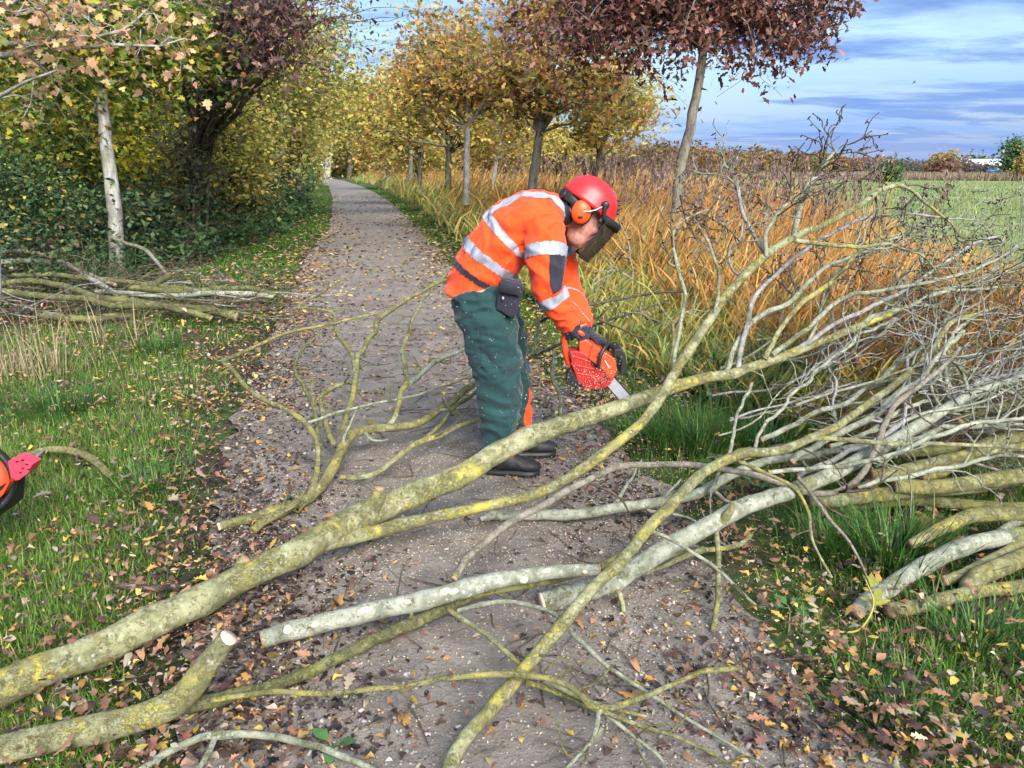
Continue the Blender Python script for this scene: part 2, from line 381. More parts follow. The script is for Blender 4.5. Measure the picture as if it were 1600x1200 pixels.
def field_mat():
    t = NT('field_pasture'); mp = t.N.new('ShaderNodeMapping'); mp.inputs['Scale'].default_value = (0.22, 1, 1); t.L.new(t.tc.outputs['Object'], mp.inputs[0])
    a = t.noise(0.13, 7, 0.65, mp.outputs[0]); b = t.noise(0.7, 6, 0.75, mp.outputs[0]); c_ = t.noise(5, 6, 0.75, mp.outputs[0])
    c = t.mix(t.ramp(b, 0.35, 0.65), (0.15, 0.225, 0.07), (0.24, 0.30, 0.115)); c = t.mix(t.ramp(a, 0.46, 0.62, 0, 0.8), c, (0.36, 0.35, 0.17))
    c = t.mix(t.ramp(c_, 0.42, 0.65, 0, 0.6), c, (0.11, 0.165, 0.05)); t.col(c); t.rough(0.9, 0.1); t.bump(c_, 0.8, 0.08); return t.m
fy = np.concatenate([np.linspace(-6, 60, 67), np.geomspace(64, 230, 14)]); ft = np.linspace(0, 1, 25)
FX0 = reed_out(fy)+np.interp(fy, [6, 11], [1.2, -1.2]); FX = FX0[:, None]+(330-FX0)[:, None]*(ft**3)[None, :]
FY = np.repeat(fy[:, None], 25, 1)
sheet('meadow', FX, FY, np.full_like(FX, 0.03)+0.02*fbm2(FX, FY, 0.3), field_mat(), 'open green pasture beyond the reeds', 'field')

# tufts standing in the pasture
n = 26000; y = 9*(95/9)**rng.random(n); x = reed_out(y)-.8+(y*.75+4-reed_out(y)+.8)*rng.random(n); k = x > reed_out(y)-.8; x, y = x[k], y[k]; n = len(x); pt = fbm2(x*.5, y, .25, 31)
MEADOW = (np.stack([x, y, 0*x+.02], 1), rng.uniform(.05, .16, n)*(1+.5*pt)*np.clip(y/14, 1, 2.2), .008*np.clip(y/9, 1, 6), np.where((pt+.5*rng.normal(size=n) > .25)[:, None], np.array([[.40, .37, .19]]), np.array([[.17, .25, .08]]))*(1+.2*rng.normal(size=(n, 1))))
# ---------------------------------------------------------------- grass of the verges (uncountable)
def logu(n, a, b): return a*(b/a)**rng.random(n)
def grass_area(n, y0, y1, xa, xb, dens, hscale=1.0, name='grass', label=None, cols=None, w=None, seg=3, hmin=0.04, hmax=0.125):
    y = logu(n, y0, y1); x = xa(y)+(xb(y)-xa(y))*rng.random(n)
    keep = rng.random(n) < dens(x, y); x, y = x[keep], y[keep]; n = len(x)
    k = 9; rep = rng.integers(4, k, n); x = np.repeat(x, rep); y = np.repeat(y, rep); m = len(x)
    x = x+rng.normal(0, 0.022, m)*(1+y*0.05); y = y+rng.normal(0, 0.022, m)*(1+y*0.05)
    far = np.clip(y/6, 1, 3.5)
    h = rng.uniform(hmin, hmax, m)*hscale*(0.8+0.6*fbm2(x, y, 1.4, 6))*np.clip(far, 1, 1.4)
    base = np.stack([x, y, gz(x, y)-0.03], 1)
    cols = cols or ([(0.12, 0.235, 0.035), (0.18, 0.315, 0.05), (0.085, 0.16, 0.03), (0.28, 0.27, 0.10), (0.42, 0.36, 0.2)], [5, 4.5, 3, 1.6, 1.1])
    c = palette(m, *cols)
    return blades(name, base, h, rng.uniform(0.0035, 0.0075, m)*far, rng.uniform(0, 6.283, m), rng.uniform(0.05, 1.0, m), rng.uniform(0.2, 1.9, m), c, seg, M_GRASS, label, 'grass')
n = len(MEADOW[0]); blades('meadow_grass', MEADOW[0], MEADOW[1], MEADOW[2], rng.uniform(0, 6.28, n), rng.uniform(.1, .9, n), rng.uniform(.2, 1.4, n), np.clip(MEADOW[3], .01, 1), 2, M_GRASS, 'short pale and green tufts standing across the pasture', 'grass')
def dl(x, y):      # grass thins towards the trodden, leaf-covered path edge
    e = XL(y)-x; pat = fbm2(x, y, 0.9, 3)
    return np.clip((e-0.10)/0.5, 0, 1)*np.clip(0.62+0.95*pat, 0.05, 1)
def vergeL(y): return np.where(y < 6.2, np.minimum(-0.82*y-0.7, XL(y)-0.6), XL(y)-np.interp(y, [6.2, 8.6, 12, 20, 40, 90], [3.4, 2.4, 2.0, 2.2, 3.5, 5]))
grass_area(24000, 1.7, 9, vergeL, XL, dl, label='short green grass of the left verge, mixed with fallen leaves')
grass_area(9000, 8.0, 90, vergeL, XL, lambda x, y: np.clip((XL(y)-x+0.05)/0.2, 0, 1), 0.75, label='bright green grass strip running along the left edge of the path into the distance', seg=2,
           cols=([(0.085, 0.21, 0.02), (0.11, 0.25, 0.03), (0.06, 0.15, 0.02)], [4, 4, 2]))
def dr(x, y):
    e = x-XR(y); pat = fbm2(x, y, 1.1, 8)
    return np.clip((e-0.05)/0.6, 0, 1)*np.clip(0.6+0.8*pat, 0.08, 1)
grass_area(13000, 1.7, 8, lambda y: XR(y), lambda y: np.minimum(reed_in(y)+0.9, 0.82*y+0.9), dr, 1.25, label='tufted grass on the right verge under the cut branches')
grass_area(7000, 6, 110, lambda y: XR(y)-0.03, lambda y: reed_in(y)+0.2, lambda x, y: np.ones_like(x), 0.9, label='green grass strip between the path and the reeds', seg=2,
           cols=([(0.07, 0.17, 0.02), (0.10, 0.22, 0.03), (0.16, 0.2, 0.05)], [4, 4, 2]))
# long lush tussocks
def tussock(p, n, h, spread, cols, name, label, w=0.008, cat='grass tussock', group=None):
    b = np.stack([p[0]+rng.normal(0, spread, n), p[1]+rng.normal(0, spread, n), np.full(n, -0.03)], 1)
    az = np.arctan2(b[:, 1]-p[1], b[:, 0]-p[0])+rng.normal(0, 0.5, n)
    o = blades(name, b, rng.uniform(0.5, 1, n)*h, np.full(n, w)*rng.uniform(0.6, 1.2, n), az, rng.uniform(0.05, 0.5, n), rng.uniform(0.6, 1.7, n), palette(n, *cols), 4, M_GRASS)
    return tag(o, label, cat, group)
LUSH = ([(0.05, 0.14, 0.025), (0.085, 0.20, 0.035), (0.04, 0.10, 0.03), (0.22, 0.25, 0.08)], [4, 4, 2, 0.7])
for (u, v, n, h, s, lab) in [(1390, 880, 420, 0.36, 0.11, 'lush grass tussock in front of the stacked logs'), (1300, 860, 240, 0.30, 0.10, 'grass tussock left of the largest tuft by the logs'),
                            (1090, 700, 380, 0.42, 0.13, 'tall grass tussock right of the sawn stem, under the raised branch'), (1010, 690, 200, 0.3, 0.1, 'grass tussock just behind the leaning lichen limb'),
                            (1200, 700, 220, 0.4, 0.13, 'long grass tussock below the broad reed leaves'), (1530, 1010, 200, 0.26, 0.12, 'grass tuft at the lower right in front of the log ends'),
                            (1420, 1130, 220, 0.2, 0.12, 'grass tuft among brown leaves near the lower right corner'), (250, 545, 260, 0.24, 0.12, 'dark green grass clump in front of the left brush pile'),
                            (90, 640, 300, 0.3, 0.16, 'grass clump under the dry straw at the left edge'), (230, 760, 220, 0.2, 0.13, 'grass clump in the middle of the left verge')]:
    tussock(PZ(u, v), n, h, s, LUSH, 'grass_tussock', lab, group='grass tussocks on the verges')
# straw-coloured dead stalks at the left edge
STRAW = ([(0.50, 0.40, 0.24), (0.60, 0.50, 0.33), (0.38, 0.29, 0.17)], [4, 3, 2])
for (u, v, n, h, s, lab) in [(45, 585, 170, 0.62, 0.16, 'thick clump of dry straw stalks at the left edge'), (110, 540, 45, 0.95, 0.2, 'tall sparse dry stalks before the left brush pile'), (215, 530, 20, 0.7, 0.12, 'few dry stalks standing before the middle of the left brush pile'),
                            (135, 450, 60, 0.9, 0.25, 'dry stalks rising behind the left brush pile')]:
    p = PZ(u, v); b = np.stack([p[0]+rng.normal(0, s*1.4, n), p[1]+rng.normal(0, s, n), np.full(n, -0.03)], 1)
    o = blades('dry_grass', b, rng.uniform(0.4, 1, n)*h, rng.uniform(0.004, 0.008, n), rng.uniform(0, 6.28, n), rng.uniform(0, 0.6, n), rng.uniform(-0.5, 1.6, n), palette(n, *STRAW), 4, M_REED)
    tag(o, lab, 'dry grass', 'dry straw clumps')
# ---------------------------------------------------------------- reed bed (uncountable)
def reeds():
    def bed(n, y0, y1, lo, hi, hh, cols, name, label, w=(0.014, 0.030), lean=(0.1, 0.8), bend=(0.2, 1.5), seg=4, hz=(0.5, 1.0), side=0.6):
        y = logu(n, y0, y1); a, b = reed_in(y), reed_out(y); t = lo+(hi-lo)*rng.random(n); x = a+(b-a)*t
        far = np.clip(y/9, 1, 3)
        base = np.stack([x, y, rng.uniform(0, 1.0, n)*hh*0.62*np.maximum(np.interp(x-reed_in(y), [0, 0.4, 1.4], [0.15, 0.5, 1.0]), np.interp(y, [8, 14], [0, .8]))], 1)
        az = np.where(rng.random(n) < side, rng.normal(0.25, 0.6, n), rng.uniform(0, 6.28, n))
        h = rng.uniform(*hz, n)*hh*(0.85+0.25*fbm2(x, y, 0.5, 4))
        h *= np.interp(y, [7, 12, 25, 60], [1.05, 1.25, 1.6, 1.9]); h *= np.maximum(np.interp(x-reed_in(y), [0, 0.5, 1.4], [0.6, 0.8, 1.0]), np.interp(y, [8, 14], [0, 1.05]))
        return blades(name, base, h, rng.uniform(*w, n)*far**0.8, az, rng.uniform(*lean, n), rng.uniform(*bend, n), palette(n, *cols, 0.22), seg, M_REED, label, 'reeds', twist=rng.uniform(0, 6.28, n))
    ORA = ([(0.60, 0.28, 0.065), (0.66, 0.36, 0.09), (0.50, 0.30, 0.10), (0.40, 0.22, 0.085), (0.54, 0.42, 0.18), (0.33, 0.20, 0.12)], [4.5, 4, 3, 2.5, 1.6, 2])
    YEL = ([(0.52, 0.42, 0.12), (0.42, 0.41, 0.11), (0.27, 0.34, 0.09), (0.58, 0.40, 0.12), (0.16, 0.25, 0.06)], [3, 3, 3, 2, 2])
    STR = ([(0.34, 0.25, 0.15), (0.25, 0.17, 0.11), (0.42, 0.34, 0.22), (0.17, 0.12, 0.09)], [3, 3, 2, 2])
    bed(30000, 4.6, 18, 0.2, 0.92, 0.85, ORA, 'reed_leaves', 'orange autumn reed leaves filling the ditch behind the worker', hz=(0.5, 1.0))
    bed(24000, 9, 120, 0.06, 0.95, 1.0, ORA, 'reed_leaves', 'distant band of orange and tan reeds under the oak row', w=(0.016, 0.03), seg=4, lean=(0.05, 1.0), bend=(0.2, 2.0))
    bed(15000, 4.4, 14, 0.0, 0.45, 0.75, YEL, 'reed_leaves', 'yellow green reed leaves nearest the path', bend=(0.6, 1.9))
    bed(12000, 9, 110, 0.0, 0.4, 0.85, YEL, 'reed_leaves', 'yellowing reeds lining the far stretch of the path', seg=4, lean=(0.05, 1.0), bend=(0.4, 2.2))
    bed(11000, 3.9, 12, 0.05, 1.0, 0.62, STR, 'dead_reed_stems', 'tangle of dead brown reed stems low in the ditch', w=(0.004, 0.008), lean=(0.2, 1.3), bend=(-0.6, 1.2))
    # upright stems with purple-brown plumes
    n = 800; y = logu(n, 7.5, 60); x = reed_in(y)+(reed_out(y)-reed_in(y))*rng.uniform(0.25, 0.85, n)
    h = rng.uniform(1.05, 1.7, n)*np.interp(y, [8, 25, 60], [1, 1.2, 1.4]); az = rng.normal(0.0, 0.5, n); lean = rng.uniform(0.0, 0.22, n)
    base = np.stack([x, y, 0*x], 1); cs = palette(n, [(0.36, 0.27, 0.17), (0.28, 0.20, 0.14)], [1, 1])
    blades('reed_stems', base, h, np.full(n, 0.008)*np.clip(y/8, 1, 3), az, lean, lean*0.6, cs, 3, M_REED, 'upright thin reed stems standing above the orange leaves', 'reeds', twist=rng.uniform(0, 3, n))
    d = np.stack([np.cos(az)*np.sin(lean*1.3), np.sin(az)*np.sin(lean*1.3), np.cos(lean*1.3)], 1); tip = base+d*(h*0.92)[:, None]
    k = 22; m = n*k; tp = np.repeat(tip, k, 0); dd = np.repeat(d, k, 0); s = rng.random(m); yy = np.repeat(y, k)
    pos = tp+dd*(s*0.2)[:, None]+rng.normal(0, 0.012, (m, 3))
    fx = dd*0.9+rng.normal(0, 0.28, (m, 3)); fx /= np.linalg.norm(fx, axis=1, keepdims=True)
    fy = np.cross(fx, rng.normal(size=(m, 3))); fy /= np.linalg.norm(fy, axis=1, keepdims=True)
    me = instanced('reed_plumes', [(0, 0, 0), (0.5, 0.16, 0), (1, 0, 0), (0.5, -0.16, 0)], [(0, 1, 2, 3)], pos, fx, fy, np.cross(fx, fy), rng.uniform(0.035, 0.07, m)*np.clip(yy/12, 1, 2), palette(m, [(0.24, 0.16, 0.13), (0.32, 0.23, 0.19), (0.19, 0.13, 0.12)], [2, 2, 1]))
    tag(link('reed_plumes', me, M_REED, None, False), 'feathery purple brown reed plumes above the ditch', 'reeds', kind='stuff')
reeds()
# broad green reed-mace leaves under the raised stem
for (u, v, n, lab) in [(1185, 650, 70, 'broad blue green leaves hanging beneath the felled stem'), (1110, 620, 40, 'broad green leaves right beside the saw cut'), (1240, 640, 40, 'broad leaves turning yellow beside the fallen reeds')]:
    p = PZ(u, v); b = np.stack([p[0]+rng.normal(0, 0.14, n), p[1]+rng.normal(0, 0.12, n), np.full(n, -0.03)], 1)
    tag(blades('sedge_plant', b, rng.uniform(0.4, 0.85, n), rng.uniform(0.014, 0.026, n), rng.uniform(0, 6.28, n), rng.uniform(0.05, 0.45, n), rng.uniform(0.6, 2.2, n),
        palette(n, [(0.07, 0.16, 0.06), (0.10, 0.20, 0.09), (0.42, 0.30, 0.07)], [4, 4, 1]), 5, M_REED), lab, 'sedge', 'sedge plants at the ditch')
# ---------------------------------------------------------------- fallen leaves, chips, stones
LCOL = [(0.36, 0.20, 0.11), (0.25, 0.13, 0.085), (0.115, 0.07, 0.055), (0.05, 0.038, 0.036), (0.55, 0.38, 0.08), (0.48, 0.26, 0.08), (0.46, 0.36, 0.26), (0.30, 0.27, 0.20)]
def leaf_spots(n, y0, y1):
    y = logu(n*4, y0, y1); half = 0.70*y+0.9; x = rng.uniform(-1, 1, n*4)*half
    inp = (x > XL(y)) & (x < XR(y)); e = np.minimum(np.abs(x-XL(y)), np.abs(x-XR(y)))
    edge = np.exp(-(e/0.38)**2)
    d = np.where(inp, np.interp(y, [3.5, 8], [.07, .45])+0.75*edge, 0.38+0.5*edge)*np.clip(0.75+0.8*fbm2(x, y, 1.1, 12), 0.15, 1.3)
    d = np.where(x > reed_in(y)+0.7, 0, d)
    k = rng.random(n*4) < d; x, y, inp = x[k][:n], y[k][:n], inp[k][:n]
    return x, y, inp
def litter(n, y0, y1, tmpl, size, name, label, weights, lift=0.0):
    x, y, inp = leaf_spots(n, y0, y1); n = len(x)
    z = np.where(inp, pathz(x, y)+0.006, gz(x, y)+rng.uniform(0.0, 0.085, n))+lift
    fx, fy_, fz = rand_frames(n, 3.2); far = np.clip(y/7, 1, 2.2)
    s = rng.uniform(*size, n)*far
    c = palette(n, LCOL, weights, 0.25)
    me = instanced(name, *tmpl, np.stack([x, y, z], 1), fx, fy_, fz, np.stack([s, s*rng.uniform(0.7, 1.1, n), s*rng.uniform(-1.5, 3.2, n)], 1), c)
    return tag(link(name, me, M_LEAFD, None, False), label, 'leaf litter', kind='stuff')
litter(7500, 1.7, 11, OVAL, (0.018, 0.042), 'small_leaf_litter', 'small brown and yellow leaves scattered over path and grass', [3, 3, 3, 2, 2.2, 2, 3, 1.5])
litter(2300, 1.7, 9, OAK, (0.03, 0.07), 'oak_leaf_litter', 'dark brown lobed oak leaves lying along the path edges', [3, 4, 5, 4, 0.6, 0.8, 0.8, 0.6])
litter(26000, 5, 50, LEAF4, (0.028, 0.06), 'far_leaf_litter', 'pale and brown fallen leaves carpeting the path farther back', [3, 2, 2, 1, 3, 1.5, 5, 2])
# dark wet mulch along the path edges
def mulch():
    n = 15000; y = logu(n, 1.8, 9); left = rng.random(n) < 0.6
    off = rng.normal(0.12, 0.26, n); x = np.where(left, XL(y)+off, XR(y)-off)
    k = np.clip(0.55+0.9*fbm2(x, y, 1.3, 17), 0, 1) > rng.random(n); x, y = x[k], y[k]; n = len(x)
    inp = (x > XL(y)) & (x < XR(y)); z = np.where(inp, pathz(x, y)+0.004, gz(x, y)-0.01)
    fx, fy_, fz = rand_frames(n, 3.5); s = rng.uniform(0.012, 0.04, n)
    me = instanced('leaf_mulch', *LEAF4, np.stack([x, y, z], 1), fx, fy_, fz, np.stack([s, s, s*2], 1), palette(n, [(0.03, 0.022, 0.022), (0.055, 0.038, 0.032), (0.10, 0.065, 0.05), (0.19, 0.12, 0.085)], [4, 4, 2, 1], 0.25))
    tag(link('leaf_mulch', me, plainleaf, None, False), 'dark wet mulch of rotting leaves along both path edges', 'mulch', kind='stuff')
plainleaf = leafmat('leaf_wet', 0.05, 0.3)
mulch()
# the leaves that show largest: one object each
LEAFMESH = {}
def leaf_mesh(shape, ci):
    k = (shape, ci)
    if k not in LEAFMESH:
        v, f = {'oak': OAK, 'maple': MAPLE, 'oval': OVAL}[shape]; v = np.array(v); v[:, 0] -= 0.5; v[:, 2] *= 1.3
        c = np.array(LCOL[ci]); me = npmesh('fallen_leaf', v, np.concatenate([np.array(q) for q in f]), np.concatenate([[0], np.cumsum([len(q) for q in f])[:-1]]), [len(q) for q in f], np.repeat(c[None, :], len(v), 0))
        me.materials.append(M_LEAFD); LEAFMESH[k] = me
    return LEAFMESH[k]
LNAME = ['tan', 'reddish brown', 'dark brown', 'black', 'yellow', 'orange', 'pale cream', 'grey']
SHN = {'oak': 'lobed oak leaf', 'maple': 'pointed maple leaf', 'oval': 'small oval leaf'}
PLACED = [(840, 985, 'maple', 4, .07), (345, 1062, 'maple', 4, .085), (430, 865, 'maple', 0, .10)]
def single_leaf(x, y, z, shape, ci, s, where):
    o = bpy.data.objects.new('fallen_leaf', leaf_mesh(shape, ci)); COL.objects.link(o); o.location = (x, y, z)
    o.rotation_euler = (random.uniform(-0.35, 0.35), random.uniform(-0.3, 0.3), random.uniform(0, 6.28)); o.scale = (s, s*random.uniform(.7, 1.1), s*random.uniform(-1.5, 3.0))
    tag(o, f'{LNAME[ci]} fallen {SHN[shape]} lying on the {where}', 'leaf', f'{LNAME[ci]} {shape} leaves on the {where}')
xs, ys, ip = leaf_spots(210, 1.9, 5.4)
for x, y, i in zip(xs, ys, ip):
    sh = random.choices(['oak', 'maple', 'oval'], [5, 1.3, 4])[0]; ci = random.choices(range(8), [3.5, 4, 4, 2, 1.5, 1.5, 2, 1.5])[0]
    s = random.uniform(0.05, 0.09) if sh == 'oak' else random.uniform(0.045, 0.075) if sh == 'maple' else random.uniform(0.035, 0.06)
    where = 'path' if i else ('left grass verge' if x < XL(y) else 'right grass verge')
    single_leaf(x, y, (pathz(x, y)+0.016) if i else gz(x, y)+random.uniform(0.04, 0.09), sh, ci, s, where)
def chips():
    n = 9000; u = rng.random(n); cx, cy = PZ(760, 800)[:2]
    x = cx+rng.normal(0, 1, n)*0.75; y = cy+rng.normal(0, 1, n)*0.7; k = (x > XL(y)-0.2) & (y > 1.5); x, y = x[k], y[k]
    x2 = rng.uniform(-1.5, 1.6, 2500); y2 = rng.uniform(1.7, 4.5, 2500); x = np.concatenate([x, x2]); y = np.concatenate([y, y2]); n = len(x)
    fx, fy_, fz = rand_frames(n, 2.0); s = rng.uniform(0.0022, 0.0065, n)
    box = [(-1, -.6, -.3), (1, -.5, -.3), (1, .6, -.2), (-1, .5, -.3), (-.8, -.4, .3), (.9, -.5, .35), (.8, .4, .3), (-.9, .5, .2)]
    bf = [(0, 3, 2, 1), (4, 5, 6, 7), (0, 1, 5, 4), (1, 2, 6, 5), (2, 3, 7, 6), (3, 0, 4, 7)]
    me = instanced('wood_chips', box, bf, np.stack([x, y, pathz(x, y)+0.007], 1), fx, fy_, fz, s*0.7, palette(n, [(0.62, 0.52, 0.36), (0.55, 0.47, 0.36), (0.42, 0.34, 0.25)], [3, 2, 1]))
    tag(link('wood_chips', me, M_LEAFD, None, False), 'pale fresh wood chips sprinkled over the path beneath the sawn stem', 'wood chips', kind='stuff')
    n = 1500; y = logu(n, 1.6, 6); x = XL(y)+(XR(y)-XL(y))*rng.random(n); fx, fy_, fz = rand_frames(n, 1.0); s = rng.uniform(0.004, 0.011, n)
    me = instanced('path_stones', box, bf, np.stack([x, y, pathz(x, y)+0.001], 1), fx, fy_, fz, np.stack([s, s*1.2, s*1.4], 1), palette(n, [(0.30, 0.27, 0.25), (0.5, 0.48, 0.45), (0.2, 0.16, 0.14)], [3, 1, 2]))
    tag(link('path_stones', me, M_LEAFD, None, True), 'small pebbles set in the surface of the path', 'stones', kind='stuff')
    # grit: crumbs of leaf, bark and soil over the whole tread
    n = 26000; y = logu(n, 1.6, 9); x = XL(y)+(XR(y)-XL(y))*rng.random(n); k = np.clip(0.5+0.8*fbm2(x, y, 1.6, 21), 0.08, 1) > rng.random(n); x, y = x[k], y[k]; n = len(x)
    fx, fy_, fz = rand_frames(n, 1.6); s = rng.uniform(0.004, 0.013, n)*np.clip(y/4, 1, 1.8)
    me = instanced('path_grit', *LEAF4, np.stack([x, y, pathz(x, y)+0.003], 1), fx, fy_, fz, np.stack([s, s*.8, s*2], 1), palette(n, [(0.06, 0.045, 0.04), (0.12, 0.085, 0.07), (0.22, 0.16, 0.12), (0.42, 0.34, 0.26)], [4, 4, 3, 2], 0.25))
    tag(link('path_grit', me, M_LEAFD, None, False), 'crumbs of bark, soil and leaf over the tread of the path', 'grit', kind='stuff')
    # twig litter on the path
    mb = MB()
    for i in range(480):
        y0 = float(logu(1, 1.8, 8)[0]); x0 = float(XL(y0)-0.2+(XR(y0)-XL(y0)+0.5)*random.random()); a = random.uniform(0, 6.28); L = random.uniform(0.06, 0.28)
        P = []; q = np.array([x0, y0, pathz(x0, y0)+0.010])
        for j in range(4): P.append(q.copy()); a += random.uniform(-0.22, 0.22); q = q+np.array([math.cos(a), math.sin(a), random.uniform(-0.03, 0.05)])*L/3; q[2] = max(q[2], pathz(q[0], q[1])+0.006)
        tube(mb, P, np.linspace(1, 0.5, 4)*random.uniform(0.0015, 0.004), 4, caps=False)
    tag(mb.build('twig_litter', M_TWIG), 'small dark broken twigs scattered over the path', 'twigs', kind='stuff')
chips()
# ---------------------------------------------------------------- felled trees, cut branches and brush
def trace(pts, mode='z', step=0.05):
    """pts: (u, v, width_px, z-or-Y): photo pixel, thickness and height above ground (z) or distance (Y)"""
    P = [PZ(u, v, h) if mode == 'z' else PY(u, v, h) for (u, v, w, h) in pts]
    Rr = [(0.355 if w > 11 else .4)*w*pxm(p) for (u, v, w, h), p in zip(pts, P)]
    return spline(P, Rr, step=step)
def nodes(P, Rr, seed, amp=.13, kink=.16, gap=(.16, .42)):
    """swollen nodes and slight kinks where side shoots once left the stem"""
    r_ = np.random.default_rng(seed+900); s = np.concatenate([[0], np.cumsum(np.linalg.norm(np.diff(P, axis=0), axis=1))]); Q = P.copy(); R2 = Rr.copy(); at = 0.08; ks, ko = [0.0], [np.zeros(3)]
    while at < s[-1]:
        rm = np.interp(at, s, Rr); R2 = R2*(1+r_.uniform(.3, 1)*amp*np.exp(-((s-at)/(rm*.7+.006))**2)); ks.append(at); ko.append(r_.normal(size=3)*rm*kink*r_.uniform(.4, 1.6)); at += r_.uniform(*gap)
    ks.append(s[-1]); ko.append(np.zeros(3)); ko = np.array(ko)
    for a in range(3): Q[:, a] += np.interp(s, ks, ko[:, a])
    return Q, R2
def wobble(P, amp, seed):
    Q = P.copy()
    for i in range(len(P)):
        v = mnoise.noise_vector(Vector(P[i]*4.0+seed))+mnoise.noise_vector(Vector(P[i]*13.0+seed))*.45; Q[i] += np.array(v)*amp
    return Q
def side_twigs(P, Rr, n, L, r_, up=0.5, fwd=0.6, lo=0.15, hi=1.0, rfac=0.5, curl=0.25, k=7):
    """side shoots leaving a parent polyline; returns list of (points, radii)"""
    out = []; T = np.gradient(P, axis=0); m = len(P)
    for i in range(n):
        j = min(m-1, int((lo+(hi-lo)*r_.random())*m)); t = nrm(T[j]); d = r_.normal(size=3); d -= t*np.dot(d, t); d = nrm(d)
        d = nrm(d*0.9+t*fwd+np.array([0, 0, up])); l = L*r_.uniform(0.45, 1.15); q = P[j].copy(); pts = [q.copy()]
        for s in range(k-1):
            d = nrm(d+r_.normal(size=3)*curl+np.array([0, 0, up*0.10])); q = q+d*l/(k-1)
            if q[2] < 0.02: q[2] = 0.02; d[2] = abs(d[2])
            pts.append(q.copy())
        r0 = min(Rr[j]*rfac, 0.012); out.append((np.array(pts), np.linspace(max(r0, .0035), max(0.0024, r0*0.35), k)))
    return out
def cut_disc(mb, p, d, r, sides=14):
    d = nrm(d); a = nrm(np.cross(d, [0.3, 0.2, 1])); b = np.cross(d, a); th = np.arange(sides)*2*math.pi/sides
    ring = [p+r*(math.cos(t)*a+math.sin(t)*b)*(1+0.05*math.sin(3*t)) for t in th]
    V = [q-d*0.004 for q in ring]+[q+d*0.003 for q in ring]+[p+d*0.004]
    F = [(i, (i+1) % sides, sides+(i+1) % sides, sides+i) for i in range(sides)]+[(sides+i, sides+(i+1) % sides, 2*sides) for i in range(sides)]
    mb.add(V, F)
def knots(P, Rr, n, r_, parent, mat):
    """pruned-twig scars: flat cream ovals cut flush with the bark"""
    T = np.gradient(P, axis=0); js = np.linspace(4, len(P)-4, n).astype(int)+r_.integers(-3, 4, n)
    for i, j in enumerate(np.clip(js, 2, len(P)-3)):
        t = nrm(T[j]); d = nrm(np.array([r_.normal()*.3, -1.0, r_.uniform(-.1, 1.3)])); d = nrm(d-t*np.dot(d, t)); b = np.cross(d, t); ra, rb = Rr[j]*r_.uniform(.35, .7), Rr[j]*r_.uniform(.25, .42); k = 14; th = np.arange(k)*2*math.pi/k
        c = P[j]+d*Rr[j]*.99; o = [c+t*ra*math.cos(q)*(1+.15*math.sin(2*q+i))+b*rb*math.sin(q) for q in th]; tl = nrm(d+t*r_.normal()*.25)
        mb = MB(); mb.add([q-d*Rr[j]*.3 for q in o]+[q+tl*.004 for q in o]+[c+tl*.005], [(a, (a+1) % k, (a+1) % k+k, a+k) for a in range(k)]+[(k+a, k+(a+1) % k, 2*k) for a in range(k)]); mb.build('pruning_scar', M_CUT, parent, False)
def stem(parent, P, Rr, mat, name='stem', sides=12, lump=0.06, cut0=None, cut1=None, seed=0):
    mb = MB(); tube(mb, P, Rr, sides, lump, seed=seed); o = mb.build(name, mat, parent)
    for c, i, s in ((cut0, 0, -1), (cut1, -1, 1)):
        if c is not None:
            d = (P[0]-P[1]) if i == 0 else (P[-1]-P[-2]); mb = MB(); cut_disc(mb, P[i]+nrm(d)*0.003, d, Rr[i]*0.97); mb.build('cut_face', c, o, False)
    return o
def twig_part(parent, tw, mat, name='twig', sides=5, sub=0, r_=None, L=0.2, up=0.5, buds=None):
    """each side shoot is one part; finer shoots on it are joined to it"""
    for (P, Rr) in tw:
        mb = MB(); tube(mb, P, Rr, sides, caps=True); fine = []
        if sub:
            fine = side_twigs(P, Rr, sub, L, r_, up, 0.8, 0.25, 1.0, 0.7, 0.3, 5)
            for (p2, r2) in fine: tube(mb, p2, r2, 4, caps=False)
        o = mb.build(name, mat, parent)
        if buds is not None:
            bm_ = MB()
            for (p2, r2) in fine+[(P, Rr)]:
                if r_.random() < buds:
                    for q in range(r_.integers(2, 5)):
                        c = p2[-1-(q % 3)]; v = r_.normal(size=3)*0.006+np.array([0, 0, -0.003])
                        tube(bm_, [c, c+v*0.6, c+v*1.2, c+v*1.7], [0.002, 0.0034, 0.004, 0.0016], 5)
            if bm_.n: bm_.build('flower_galls', M_BUD, o)['kind'] = 'stuff'
